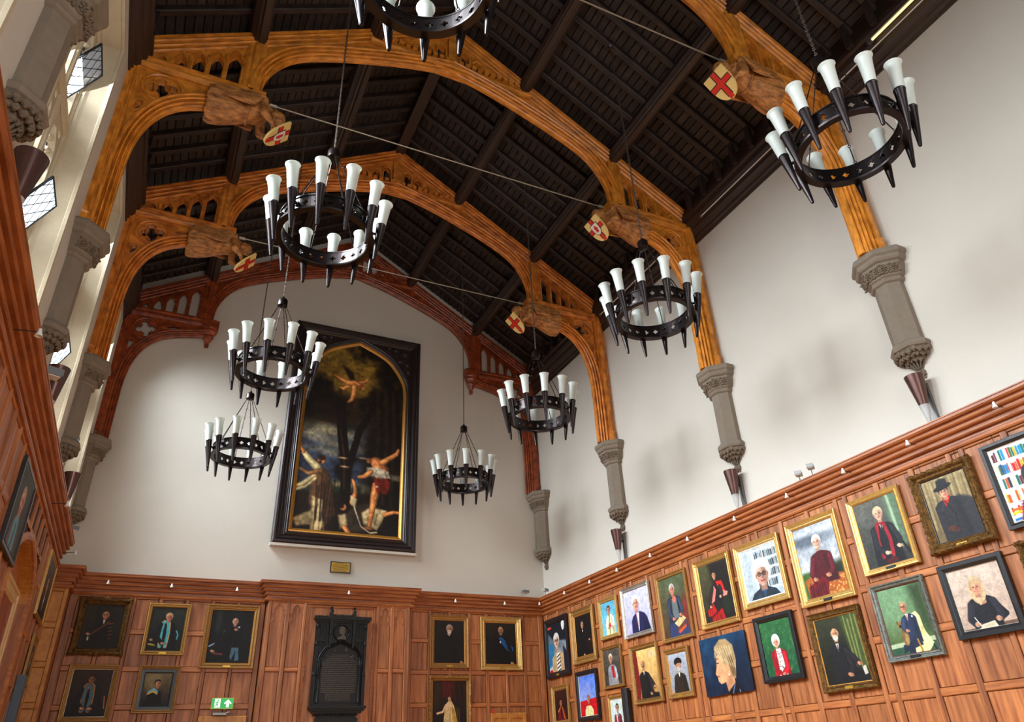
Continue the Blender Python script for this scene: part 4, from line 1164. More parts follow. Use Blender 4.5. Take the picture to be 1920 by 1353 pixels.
class Art:
    def __init__(s, w, h, top, bot, seed=1, res=118, noise=9):
        s.A = h / w; s.nx = res; s.ny = int(round(res * s.A))
        s.x, s.y = np.meshgrid(np.linspace(0, 1, s.nx), np.linspace(0, s.A, s.ny))
        t = (s.y / s.A)[..., None]
        s.c = np.array(top, float) * (1 - t) + np.array(bot, float) * t
        s.r = np.random.RandomState(seed)
        if noise: s.mottle(noise, 7)
    def field(s, k, seed=None):
        g = s.r.rand(int(k * s.A) + 3, k + 3)
        gx = s.x * k; gy = s.y * k
        i = gx.astype(int); j = np.minimum(gy.astype(int), g.shape[0] - 2); fx = gx - i; fy = gy - j
        fx = fx * fx * (3 - 2 * fx); fy = fy * fy * (3 - 2 * fy)
        i = np.minimum(i, g.shape[1] - 2)
        return (g[j, i] * (1 - fx) + g[j, i + 1] * fx) * (1 - fy) + (g[j + 1, i] * (1 - fx) + g[j + 1, i + 1] * fx) * fy
    def mottle(s, amp, k):
        f = s.field(k) * 0.6 + s.field(k * 3) * 0.4 - 0.5
        s.c += (f * 2 * amp)[..., None]
        return s
    def put(s, m, col):
        m = m[..., None]
        s.c = s.c * (1 - m) + np.array(col, float) * m
        return s
    def e(s, cx, cy, rx, ry, col, rot=0, soft=0.012, a=1.0):
        dx = s.x - cx; dy = s.y - cy; ca, sa = cos(rot), sin(rot)
        u = (dx * ca + dy * sa) / rx; v = (-dx * sa + dy * ca) / ry
        d = np.sqrt(u * u + v * v); q = soft / min(rx, ry)
        return s.put(np.clip((1 - d) / q + 0.5, 0, 1) * a, col)
    def p(s, pts, col, soft=0.01, a=1.0):
        ins = np.zeros_like(s.x, bool); dist = np.full_like(s.x, 9.0)
        n = len(pts)
        for i in range(n):
            x0, y0 = pts[i]; x1, y1 = pts[(i + 1) % n]
            if y0 != y1:
                cnd = ((y0 > s.y) != (y1 > s.y)) & (s.x < (x1 - x0) * (s.y - y0) / (y1 - y0) + x0)
                ins ^= cnd
            dx, dy = x1 - x0, y1 - y0; L = dx * dx + dy * dy + 1e-9
            t = np.clip(((s.x - x0) * dx + (s.y - y0) * dy) / L, 0, 1)
            dist = np.minimum(dist, np.hypot(s.x - x0 - t * dx, s.y - y0 - t * dy))
        sd = np.where(ins, dist, -dist)
        return s.put(np.clip(sd / soft + 0.5, 0, 1) * a, col)
    def l(s, pts, w, col, a=1.0, soft=0.006):
        dist = np.full_like(s.x, 9.0)
        for (x0, y0), (x1, y1) in zip(pts, pts[1:]):
            dx, dy = x1 - x0, y1 - y0; L = dx * dx + dy * dy + 1e-9
            t = np.clip(((s.x - x0) * dx + (s.y - y0) * dy) / L, 0, 1)
            dist = np.minimum(dist, np.hypot(s.x - x0 - t * dx, s.y - y0 - t * dy))
        return s.put(np.clip((w - dist) / soft + 0.5, 0, 1) * a, col)
    def t(s, pts, w0, w1, col, k=16):
        n = len(pts) - 1; cl = np.array(col, float)
        for ps, off, cc, al in ((1.0, 0.0, cl * 0.62, 1.0), (0.78, -0.25, cl, 1.0), (0.35, -0.45, np.minimum(cl * 1.25 + 10, 255), 0.6)):
            for i in range(n):
                (x0, y0), (x1, y1) = pts[i], pts[i + 1]
                for j in range(k):
                    q = j / k; u = (i + q) / n; w = w0 + (w1 - w0) * u
                    s.e(x0 + (x1 - x0) * q + off * w, y0 + (y1 - y0) * q + off * w * 0.4, w * ps, w * ps, cc, a=al, soft=0.008)
        return s
    def head(s, x, y, r, skin=(206, 150, 116), hair=(70, 50, 36), bald=False, beard=None, glasses=False, long_=0, turn=0.0, shade=0.35, smile=False):
        sk = np.array(skin, float)
        if hair is not None and long_:
            s.e(x, y + r * 0.2 * long_, r * 1.12, r * (1.15 + 0.3 * long_), hair)
        elif hair is not None and not bald:
            s.e(x - turn * r * 0.2, y - r * 0.25, r * 0.98, r * 1.05, hair)
        if bald and hair is not None:
            s.e(x, y - r * 0.05, r * 0.92, r * 0.75, hair)
        s.p([(x - r * 0.36, y + r * 0.5), (x + r * 0.36, y + r * 0.5), (x + r * 0.42, y + r * 1.45), (x - r * 0.42, y + r * 1.45)], sk * 0.8)
        s.e(x, y + r * 0.02, r * 0.76, r * 1.02, sk)
        s.e(x + r * (0.42 - 0.3 * turn), y + r * 0.1, r * 0.42, r * 0.85, sk * (1 - shade), a=0.55, soft=r * 0.35)
        s.e(x - r * 0.3, y - r * 0.35, r * 0.32, r * 0.3, np.minimum(sk * 1.15 + 8, 255), a=0.5, soft=r * 0.25)
        if hair is not None and not bald:
            s.p([(x - r * 0.8, y - r * 0.2), (x - r * 0.72, y - r * 0.85), (x, y - r * 1.2), (x + r * 0.74, y - r * 0.85), (x + r * 0.8, y - r * 0.15), (x + r * 0.6, y - r * 0.55), (x + r * 0.1, y - r * 0.72), (x - r * 0.5, y - r * 0.62)], hair, soft=r * 0.15)
        for q in (-1, 1):
            ex = x + q * r * 0.32 + turn * r * 0.18
            s.e(ex, y - r * 0.08, r * 0.17, r * 0.1, sk * 0.55, soft=r * 0.1)
            s.e(ex, y - r * 0.07, r * 0.07, r * 0.06, (30, 24, 22), soft=r * 0.06)
            s.l([(ex - r * 0.18, y - r * 0.26), (ex + r * 0.16, y - r * 0.29)], r * 0.05, np.array(hair if hair is not None else skin) * 0.6, a=0.7, soft=r * 0.06)
            s.e(x + q * r * 0.76, y + r * 0.05, r * 0.12, r * 0.22, sk * 0.82)
        s.l([(x + turn * r * 0.25, y - r * 0.1), (x + r * 0.1 + turn * r * 0.3, y + r * 0.26), (x - r * 0.04 + turn * r * 0.2, y + r * 0.3)], r * 0.05, sk * 0.68, soft=r * 0.07)
        s.l([(x - r * 0.24 + turn * r * 0.1, y + r * (0.5 if smile else 0.54)), (x + turn * r * 0.1, y + r * 0.58), (x + r * 0.26 + turn * r * 0.1, y + r * (0.48 if smile else 0.53))], r * 0.06, (150, 70, 60), soft=r * 0.06)
        if smile: s.l([(x - r * 0.16, y + r * 0.52), (x + r * 0.18, y + r * 0.52)], r * 0.02, (232, 216, 204), a=0.8, soft=r * 0.03)
        if beard:
            s.e(x, y + r * 0.72, r * 0.6, r * 0.5, beard, soft=r * 0.2)
            s.l([(x - r * 0.3, y + r * 0.42), (x + r * 0.3, y + r * 0.42)], r * 0.09, beard, soft=r * 0.08)
            s.l([(x - r * 0.14, y + r * 0.58), (x + r * 0.14, y + r * 0.58)], r * 0.04, np.array(beard) * 0.55, soft=r * 0.05)
        if glasses:
            for q in (-1, 1):
                ex = x + q * r * 0.33 + turn * r * 0.15
                b = [(ex + r * 0.22 * cos(t * pi / 6), y - r * 0.06 + r * 0.18 * sin(t * pi / 6)) for t in range(13)]
                s.l(b, r * 0.035, (30, 26, 26), soft=r * 0.04)
            s.l([(x - r * 0.1, y - r * 0.08), (x + r * 0.12, y - r * 0.08)], r * 0.03, (30, 26, 26), soft=r * 0.03)
        return s
    def torso(s, x, y, r, coat, sh=2.3, bot=None, wb=2.7, lean=0.0):
        B = s.A + 0.05 if bot is None else bot
        s.sh = (x, y, r, np.array(coat, float), sh)
        ct = np.array(coat, float)
        xb = x + lean
        s.p([(x - r * 0.45, y + r * 1.1), (x - r * sh * 0.75, y + r * 1.55), (x - r * sh, y + r * 2.2), (xb - r * wb, B), (xb + r * wb, B), (x + r * sh, y + r * 2.2), (x + r * sh * 0.75, y + r * 1.55), (x + r * 0.45, y + r * 1.1)], ct)
        s.p([(x + r * 0.7, y + r * 1.9), (x + r * sh * 0.95, y + r * 2.2), (xb + r * wb, B), (xb + r * 0.9, B)], ct * 0.72, soft=r * 0.5, a=0.6)
        s.l([(x - r * sh * 0.62, y + r * 3.0), (xb - r * wb * 0.5, min(B, y + r * 6))], r * 0.06, ct * 0.5, a=0.6)
        s.l([(x - r * sh * 0.4, y + r * 1.9), (x - r * sh * 0.62, y + r * 2.9)], r * 0.16, np.minimum(ct * 1.35 + 12, 255), a=0.45, soft=r * 0.3)
        s.l([(x + r * sh * 0.62, y + r * 2.8), (xb + r * wb * 0.55, min(B, y + r * 6))], r * 0.06, ct * 0.5, a=0.6)
        return s
    def vneck(s, x, y, r, shirt=(232, 228, 220), tie=None, depth=1.5):
        s.p([(x - r * 0.42, y + r * 1.05), (x + r * 0.42, y + r * 1.05), (x + r * 0.06, y + r * (1.2 + depth)), (x - r * 0.06, y + r * (1.2 + depth))], shirt)
        if tie: s.p([(x - r * 0.12, y + r * 1.2), (x + r * 0.12, y + r * 1.2), (x + r * 0.15, y + r * (1.0 + depth)), (x, y + r * (1.25 + depth)), (x - r * 0.13, y + r * (1.0 + depth))], tie)
        return s
    def stole(s, x, y, r, col, edge=None, L=5.0, w=0.5, spread=0.5):
        for q in (-1, 1):
            pts = [(x + q * r * 0.42, y + r * 1.1), (x + q * r * (0.75 + spread * 0.2), y + r * 1.5), (x + q * r * (0.55 + spread), y + r * L * 0.6), (x + q * r * (0.3 + spread), y + r * L)]
            if edge: s.l(pts, r * (w * 0.62), edge)
            s.l([(px - q * r * 0.12, py) for px, py in pts], r * w * 0.48, col)
        return s
    def hand(s, x, y, r, skin=(200, 146, 112), rot=0.3, sleeve=True):
        t = getattr(s, 'sh', None)
        if t is not None and sleeve:
            q = -1 if x < t[0] else 1
            S = (t[0] + q * t[2] * t[4] * 0.78, t[1] + t[2] * 2.3)
            d = math.hypot(x - S[0], y - S[1]); el = (S[0] + (x - S[0]) * 0.45 + q * 0.1 * d + q * t[2] * 0.4, S[1] + (y - S[1]) * 0.62 + 0.08 * d)
            s.l([S, el, (x - (x - el[0]) * 0.12, y)], t[2] * 0.62, t[3] * 0.55, a=0.7, soft=0.02)
            s.l([S, el, (x - (x - el[0]) * 0.12, y)], t[2] * 0.5, np.minimum(t[3] * 1.15 + 5, 255), soft=0.015)
            s.l([(S[0] - t[2] * 0.15, S[1]), (el[0] - t[2] * 0.2, el[1] - t[2] * 0.1)], t[2] * 0.12, np.minimum(t[3] * 1.5 + 16, 255), a=0.5, soft=0.03)
            s.l([(x - (x - el[0]) * 0.1, y), (x - (x - el[0]) * 0.03, y)], t[2] * 0.36, (214, 208, 198), a=0.8, soft=0.01)
        s.e(x, y, r * 0.55, r * 0.32, skin, rot)
        for k in range(4):
            s.l([(x + r * 0.2, y - r * 0.18 + r * 0.13 * k), (x + r * 0.72, y - r * 0.1 + r * 0.14 * k)], r * 0.055, np.array(skin) * (0.82 + 0.06 * (k % 2)), soft=r * 0.06)
        return s
    def folds(s, x0, x1, y0, y1, col, n=7, w=0.01, a=0.4):
        for k in range(n):
            x = x0 + (x1 - x0) * (k + 0.5) / n
            s.l([(x, y0 + s.r.rand() * 0.1), (x + (s.r.rand() - 0.5) * 0.08, y1)], w, col, a, w)
        return s
    def finish(s, warp=0.0022, tex=0.13):
        f1 = s.field(26) + 0.6 * s.field(60) - 0.8; f2 = s.field(26) + 0.6 * s.field(60) - 0.8
        jx = np.clip(np.round((s.x + f1 * warp * 2) * (s.nx - 1)).astype(int), 0, s.nx - 1)
        jy = np.clip(np.round((s.y + f2 * warp * 2) / s.A * (s.ny - 1)).astype(int), 0, s.ny - 1)
        s.c = np.clip(s.c[jy, jx], 0, 255)
        t = (s.field(45) * 0.5 + s.field(14) * 0.5 - 0.5) * 2 * tex
        s.c = s.c * (1 + t)[..., None]
        return s
    def mesh(s, w, h, yoff):
        me = bpy.data.meshes.new('canvas')
        nx, ny = s.nx, s.ny
        X = (s.x - 0.5) * w; Z = (0.5 - s.y / s.A) * h
        relief = 0.0012 * s.field(30)
        co = np.stack([X, yoff - relief, Z], -1).reshape(-1, 3)
        i, j = np.meshgrid(np.arange(nx - 1), np.arange(ny - 1)); b = (j * nx + i).ravel()
        q = np.stack([b, b + nx, b + nx + 1, b + 1], -1)
        me.vertices.add(nx * ny); me.vertices.foreach_set('co', co.ravel().astype(np.float32))
        nf = len(q); me.loops.add(nf * 4); me.polygons.add(nf)
        me.loops.foreach_set('vertex_index', q.ravel().astype(np.int32))
        me.polygons.foreach_set('loop_start', np.arange(0, nf * 4, 4, dtype=np.int32))
        try: me.polygons.foreach_set('loop_total', np.full(nf, 4, np.int32))
        except Exception: pass
        me.update(calc_edges=True)
        c = (np.clip(s.c, 0, 255) / 255) ** 1.22
        lc = np.where(c <= 0.04045, c / 12.92, ((c + 0.055) / 1.055) ** 2.4)
        at = me.color_attributes.new('paint', 'FLOAT_COLOR', 'POINT')
        rgba = np.concatenate([lc.reshape(-1, 3), np.ones((nx * ny, 1))], 1).astype(np.float32)
        at.data.foreach_set('color', rgba.ravel())
        me.materials.append(PAINT)
        return me

# ---------------------------------------------------------------- picture frames
def rect_path(w, h): return [(-w / 2, 0, -h / 2), (-w / 2, 0, h / 2), (w / 2, 0, h / 2), (w / 2, 0, -h / 2)]
def dense(path, step):
    out = []
    n = len(path)
    for i in range(n):
        a = Vector(path[i]); b = Vector(path[(i + 1) % n]); k = max(1, int((b - a).length / step))
        out += [tuple(a + (b - a) * (j / k)) for j in range(k)]
    return out
def frame_mesh(w, h, fw, style, depth=0.05):
    """w,h outer size; profile a from outer edge inwards (B x t), b towards the viewer (-y)"""
    P = {
        'plain': [(0, 0), (0, depth * 0.7), (0.12, depth), (0.3, depth * 0.95), (0.45, depth * 0.62), (0.62, depth * 0.55), (0.72, depth * 0.75), (0.84, depth * 0.7), (1.0, depth * 0.4), (1.0, 0)],
        'box': [(0, 0), (0, depth * 0.95), (0.06, depth), (0.55, depth), (0.62, depth * 0.86), (1.0, depth * 0.5), (1.0, 0)],
        'scoop': [(0, 0), (0, depth * 0.9), (0.1, depth), (0.2, depth * 0.9), (0.4, depth * 0.55), (0.6, depth * 0.45), (0.66, depth * 0.62), (0.78, depth * 0.62), (0.85, depth * 0.42), (1.0, depth * 0.3), (1.0, 0)],
        'ornate': [(0, 0), (0, depth * 0.6), (0.08, depth * 0.9), (0.2, depth * 1.15), (0.34, depth * 1.1), (0.48, depth * 0.85), (0.6, depth * 0.6), (0.74, depth * 0.62), (0.82, depth * 0.72), (0.92, depth * 0.55), (1.0, depth * 0.35), (1.0, 0)],
    }
    key = {'bead': 'scoop', 'swept': 'ornate'}.get(style, style)
    prof = [(a * fw, -b) for a, b in P[key]]
    path = rect_path(w, h)
    wob = None
    if style in ('ornate', 'swept', 'bead'):
        path = dense(path, 0.014)
        rn = random.Random(int(w * 1000)); tab = [rn.random() for _ in range(997)]
        def wob(d, j, a, b, p):
            if j in (0, len(prof) - 1): return a, b
            cornr = max(0.0, 1 - min(abs(abs(p.x) - w / 2) + 0, 9) / 1.0)
            if style == 'bead':
                if j in (2, 7, 8): b -= 0.007 * (0.5 + 0.5 * sin(d * 2 * pi / 0.042))
                return a, b
            dc = min(math.hypot(abs(p.x) - w / 2, abs(p.z) - h / 2), math.hypot(p.x, abs(p.z) - h / 2) * 1.0 if style == 'swept' else 9)
            bump = math.exp(-(dc / 0.12) ** 2)
            n_ = tab[(int(d / 0.014) * 7 + j * 131) % 997]
            if 1 <= j <= 5:
                b -= 0.014 * n_ + 0.012 * bump
            if j in (1, 2): a -= (0.018 * bump if style == 'swept' else 0.006 * bump) + 0.006 * sin(d * 2 * pi / 0.09)
            if j == 1: b += 0.004
            return a, b
    m = sweep(path, prof, (0, 1, 0), closed=True, wob=wob)
    return m
def liner(w, h, lw, y0, y1):
    return sweep(rect_path(w, h), [(0, y1), (0, y0), (lw * 0.7, y0 * 0.9), (lw, y1 * 0.5 + y0 * 0.5), (lw, y1)], (0, 1, 0), closed=True)

WALLS = dict(R=(pi * -0.5, lambda c: (XR - 0.035, c[0], c[1])), E=(0.0, lambda c: (c[0], YP - 0.035, c[1])), L=(pi * 0.5, lambda c: (XL + 0.035, c[0], c[1])))
def portrait(wall, rect, style, matk, fw, label, art, slip=None, slipw=0.0, plate_=None, depth=0.055, wires=True):
    u0, u1, z0, z1 = rect
    w, h = u1 - u0, z1 - z0
    rz, fn = WALLS[wall]
    r = thing('framed_portrait', label, 'painting', fn(((u0 + u1) / 2, (z0 + z1) / 2)), rz, 'framed portraits hung on the panelling')
    if style != 'none':
        frame_mesh(w, h, fw, style, depth).build('frame', FM[matk], r, smooth=style in ('ornate', 'swept', 'bead'))
    else:
        MB().box(-w / 2, w / 2, -0.03, 0.0, -h / 2, h / 2).build('stretcher', FM['black'], r)
    iw, ih = w - 2 * fw, h - 2 * fw
    if slip:
        liner(iw + 0.004, ih + 0.004, slipw, -depth * 0.42, -0.004).build('slip', FM[slip], r)
        iw -= 2 * slipw; ih -= 2 * slipw
    me = art(iw + 0.012, ih + 0.012).finish().mesh(iw + 0.012, ih + 0.012, (-0.012 if wall != 'L' else -0.02) if style != 'none' else -0.0305)
    put('canvas', me, r)
    if style != 'none':
        MB().box(-w / 2 + 0.01, w / 2 - 0.01, -0.006, 0.003, -h / 2 + 0.01, h / 2 - 0.01).build('backing', FM['darkwood'], r)
    if plate_:
        MB().box(-0.07, 0.07, -depth * 0.98 - 0.003, -depth * 0.5, -h / 2 + fw * 0.25, -h / 2 + fw * 0.25 + 0.035).build('nameplate', plate_, r)
    if wires and z1 > 4.6 and wall != 'L':
        for q in (-1, 1):
            tube((q * w * 0.3, 0.0, h / 2 - 0.02), (q * w * 0.3, 0.0, 4.97 - (z0 + z1) / 2), 0.004, 4).build('hanging_wire', BLACKP, r)
    return r
SKN = (208, 152, 118)
def a_p1(w, h):
    a = Art(w, h, (52, 44, 30), (24, 18, 14), 1); a.folds(0.0, 0.3, 0, a.A, (74, 62, 38), 5, 0.03)
    a.torso(0.58, 0.3, 0.09, (30, 22, 20), 2.4, wb=3.6, lean=-0.05); a.vneck(0.54, 0.3, 0.085)
    a.l([(0.68, 0.46), (0.5, 0.62), (0.3, 0.78)], 0.03, (96, 62, 32))
    for k in range(5): a.l([(0.66 + 0.02 * k, 0.52 + 0.1 * k), (0.78, 0.5 + 0.1 * k)], 0.018, (104, 68, 34))
    return a.head(0.55, 0.28, 0.1, (196, 140, 104), (150, 140, 128), bald=True, glasses=True, turn=-0.7).hand(0.2, 0.8, 0.09).e(0.22, 0.92, 0.02, 0.06, (220, 214, 200))
def a_p2(w, h):
    a = Art(w, h, (54, 56, 48), (28, 28, 26), 2); a.torso(0.5, 0.3, 0.095, (18, 18, 20), 2.5, wb=4)
    a.vneck(0.5, 0.3, 0.095, tie=(60, 66, 84)); a.stole(0.46, 0.32, 0.1, (88, 176, 184), (206, 160, 80), 8.5, 0.85, 0.5)
    a.l([(0.8, 0.7), (0.86, 0.82), (0.84, 0.94)], 0.018, (88, 176, 184))
    a.head(0.52, 0.29, 0.11, (206, 136, 108), (190, 170, 130)); a.hand(0.45, 1.08, 0.1).hand(0.1, 0.98, 0.08)
    return a.e(0.14, 1.12, 0.12, 0.03, (170, 160, 70), 0.2)
def a_p3(w, h):
    a = Art(w, h, (28, 30, 30), (12, 12, 14), 3); a.l([(0.2, 0.0), (0.18, 0.5)], 0.05, (60, 68, 62), 0.6, 0.08)
    a.torso(0.55, 0.32, 0.085, (14, 13, 15), 2.4, wb=4.4, lean=-0.05)
    a.l([(0.35, 0.5), (0.24, 0.75), (0.04, 0.86)], 0.016, (150, 176, 196)); a.l([(0.37, 0.48), (0.26, 0.72)], 0.012, (190, 130, 90))
    a.p([(0.56, 0.88), (0.72, 0.88), (0.76, 1.16), (0.66, 1.2), (0.66, 0.95), (0.58, 1.18), (0.54, 1.1)], (94, 132, 152), 0.02, 0.85); a.l([(0.6, 0.46), (0.68, 0.4)], 0.02, (180, 190, 200))
    a.head(0.57, 0.27, 0.085, (196, 150, 126), (130, 120, 112), bald=True); a.hand(0.6, 0.46, 0.07).hand(0.12, 0.97, 0.08)
    return a.p([(0.14, 1.0), (0.38, 1.02), (0.36, 1.06), (0.15, 1.04)], (120, 66, 60))
def a_p4(w, h):
    a = Art(w, h, (64, 44, 22), (34, 22, 14), 4); a.torso(0.5, 0.3, 0.1, (18, 15, 14), 2.5, wb=4.2)
    a.vneck(0.48, 0.3, 0.1, (226, 200, 190), (70, 36, 40)); a.stole(0.48, 0.3, 0.1, (92, 116, 124), (186, 130, 50), 7.5, 0.95, 0.5)
    a.head(0.5, 0.26, 0.1, (150, 104, 74), (36, 26, 22), turn=-0.3)
    return a.hand(0.4, 1.0, 0.1).hand(0.58, 1.01, 0.1, rot=-0.2).l([(0.9, 0.7), (0.94, 1.0)], 0.015, (180, 110, 70))
def a_p5(w, h):
    a = Art(w, h, (128, 112, 78), (40, 32, 26), 5); a.e(0.3, 0.3, 0.3, 0.35, (160, 146, 106), soft=0.3, a=0.6)
    a.torso(0.45, 0.5, 0.1, (20, 18, 24), 2.4, wb=3.2); a.l([(0.24, 0.7), (0.4, 0.6), (0.52, 0.68)], 0.05, (128, 180, 190)); a.l([(0.2, 0.76), (0.4, 0.68), (0.54, 0.76)], 0.025, (214, 170, 50))
    return a.head(0.52, 0.38, 0.12, (200, 146, 108), (40, 26, 22), turn=0.9)
def a_p6(w, h):
    a = Art(w, h, (40, 32, 24), (20, 15, 13), 6); a.torso(0.48, 0.3, 0.1, (20, 17, 17), 2.5, wb=3.3); a.p([(0.42, 0.4), (0.56, 0.4), (0.5, 0.46)], (220, 214, 206))
    return a.head(0.5, 0.26, 0.115, (188, 134, 104), (160, 152, 140), beard=(200, 190, 176), turn=-0.3).hand(0.9, 1.22, 0.09)
def a_p7(w, h):
    a = Art(w, h, (46, 40, 26), (22, 17, 13), 7); a.torso(0.5, 0.28, 0.1, (22, 17, 16), 2.6, wb=3.4)
    a.p([(0.42, 0.42), (0.52, 0.4), (0.9, 0.68), (0.88, 0.86), (0.7, 0.78), (0.5, 0.56)], (30, 92, 150)); a.e(0.48, 0.54, 0.02, 0.03, (230, 220, 190))
    return a.head(0.5, 0.2, 0.1, (198, 148, 112), (120, 104, 88), bald=True, beard=(130, 112, 92)).hand(0.84, 1.12, 0.09).e(0.8, 1.2, 0.1, 0.02, (170, 130, 100)).e(0.2, 1.22, 0.03, 0.05, (170, 130, 100))
def a_p8(w, h):
    a = Art(w, h, (48, 24, 16), (26, 16, 12), 8); a.p([(0.25, 0), (0.62, 0), (0.55, 0.5), (0.3, 0.4)], (88, 22, 14), 0.1); a.folds(0.25, 1, 0, 0.5, (120, 30, 18), 5, 0.02)
    a.e(0.1, 0.3, 0.12, 0.4, (60, 44, 20), soft=0.1)
    a.p([(0.47, 0.5), (0.36, 0.62), (0.28, 1.5), (0.85, 1.5), (0.62, 0.62), (0.54, 0.5)], (216, 196, 150)); a.p([(0.56, 0.55), (0.9, 1.5), (0.7, 1.5), (0.56, 0.75)], (196, 156, 60)); a.folds(0.35, 0.8, 0.65, 1.5, (150, 116, 60), 9, 0.01, 0.6)
    a.l([(0.38, 0.62), (0.3, 0.78), (0.14, 0.82)], 0.025, (222, 186, 150)); a.e(0.46, 0.62, 0.06, 0.05, (224, 190, 160))
    return a.head(0.49, 0.45, 0.055, (226, 184, 150), (70, 44, 26), shade=0.2)
def a_r1(w, h):
    a = Art(w, h, (40, 60, 78), (220, 222, 220), 11, noise=28); a.p([(0, 0), (1, 0), (1, 0.5), (0.3, 0.42), (0, 0.2)], (26, 34, 48), 0.05); a.p([(0, 0.5), (0.3, 0.5), (0.3, 1.0), (0, 1.1)], (54, 130, 170), 0.06)
    a.e(0.12, 1.2, 0.12, 0.06, (200, 30, 40)); a.e(0.1, 0.1, 0.14, 0.03, (220, 80, 60)).e(0.85, 0.1, 0.08, 0.14, (226, 226, 224)); a.p([(0.2, 0.86), (0.5, 0.7), (0.9, 0.84), (0.96, 1.9), (0.14, 1.9)], (196, 166, 126)); a.p([(0.8, 0.6), (1, 0.8), (1, 1.9), (0.84, 1.9)], (28, 34, 60), 0.03)
    a.p([(0.42, 0.76), (0.6, 0.76), (0.64, 1.9), (0.44, 1.9)], (232, 228, 214))
    for k in range(12): a.l([(0.45, 0.86 + 0.09 * k), (0.62, 0.8 + 0.09 * k)], 0.017, (30, 34, 50))
    return a.head(0.46, 0.46, 0.16, (218, 186, 160), (214, 214, 210), glasses=True, shade=0.3)
def a_r2(w, h):
    a = Art(w, h, (26, 18, 15), (14, 10, 9), 12, noise=4); a.torso(0.45, 0.36, 0.08, (15, 13, 14), 2.3, wb=3.2, lean=0.06); a.p([(0.42, 0.45), (0.48, 0.45), (0.45, 0.52)], (230, 226, 220)); a.e(0.86, 0.9, 0.1, 0.25, (70, 24, 18), a=0.5, soft=0.08)
    return a.head(0.45, 0.3, 0.085, (204, 152, 122), (150, 132, 108)).hand(0.82, 0.78, 0.07).hand(0.46, 1.18, 0.07)
def a_r3(w, h):
    a = Art(w, h, (104, 178, 206), (140, 200, 216), 13, noise=12); a.torso(0.55, 0.32, 0.12, (236, 228, 190), 2.0, wb=2.7); a.l([(0.52, 0.5), (0.48, 1.1)], 0.03, (128, 144, 76))
    return a.head(0.5, 0.3, 0.13, (210, 150, 120), (92, 62, 48), shade=0.3).e(0.5, 0.84, 0.06, 0.1, (196, 40, 30), 0.5).hand(0.4, 0.92, 0.1).hand(0.62, 0.88, 0.1)
def a_r4(w, h):
    a = Art(w, h, (206, 206, 236), (184, 180, 216), 14, noise=10); a.torso(0.55, 0.36, 0.15, (42, 44, 88), 2.1, wb=2.6, lean=0.05); a.vneck(0.5, 0.38, 0.15, (232, 224, 226), None, 2.6); a.l([(0.45, 0.55), (0.5, 0.85)], 0.012, (190, 120, 120))
    return a.head(0.46, 0.32, 0.15, (226, 166, 140), (240, 238, 232), shade=0.2, smile=True, turn=0.2)
def a_r5(w, h):
    a = Art(w, h, (92, 104, 74), (98, 72, 56), 15, noise=14); a.e(0.9, 0.9, 0.15, 0.4, (140, 52, 44), soft=0.1, a=0.8); a.torso(0.5, 0.32, 0.1, (52, 60, 74), 2.4, wb=3.2); a.p([(0.42, 0.5), (0.6, 0.48), (0.64, 0.95), (0.4, 0.95)], (112, 122, 124), 0.03); a.p([(0.25, 1.05), (0.85, 1.0), (0.98, 1.4), (0.2, 1.4)], (60, 72, 110), 0.04)
    a.p([(0.42, 1.05), (0.72, 0.9), (0.86, 1.0), (0.56, 1.16)], (214, 190, 140)); a.p([(0.5, 1.17), (0.84, 1.04), (0.86, 1.1), (0.54, 1.24)], (120, 70, 50)); a.p([(0.52, 1.24), (0.84, 1.12), (0.84, 1.18), (0.56, 1.3)], (200, 90, 50))
    a.e(0.52, 0.52, 0.07, 0.08, (208, 120, 100))
    return a.head(0.48, 0.3, 0.11, (212, 150, 124), (186, 190, 186), shade=0.25).hand(0.42, 0.95, 0.1, (210, 130, 104)).hand(0.68, 0.9, 0.1, (210, 130, 104))
def a_r6(w, h):
    a = Art(w, h, (96, 96, 58), (40, 28, 22), 16, noise=10); a.p([(0.34, 0), (1, 0), (1, 1.4), (0.6, 1.4)], (34, 24, 20), 0.15); a.folds(0, 0.35, 0, 1, (70, 74, 48), 6, 0.02)
    a.torso(0.5, 0.36, 0.085, (38, 28, 30), 1.9, wb=3, lean=-0.05); a.p([(0.52, 0.42), (0.72, 0.44), (0.8, 0.72), (0.6, 0.62)], (206, 34, 26)); a.p([(0.44, 0.5), (0.3, 0.8), (0.24, 0.88), (0.4, 0.82), (0.5, 0.6)], (216, 130, 118)); a.p([(0.6, 0.6), (0.86, 0.7), (0.8, 0.8), (0.62, 0.74)], (222, 140, 128))
    a.p([(0.12, 0.98), (0.34, 0.86), (0.42, 1.05), (0.24, 1.12), (0.12, 1.1)], (190, 20, 20)); a.p([(0.22, 1.16), (0.6, 1.0), (0.68, 1.3), (0.3, 1.4)], (176, 24, 20)); a.folds(0.15, 0.6, 0.95, 1.35, (90, 10, 10), 6, 0.014, 0.6); a.e(0.78, 0.95, 0.14, 0.18, (34, 44, 26))
    return a.head(0.5, 0.28, 0.075, (196, 146, 112), (40, 30, 28)).hand(0.24, 0.92, 0.06).hand(0.6, 0.76, 0.06)
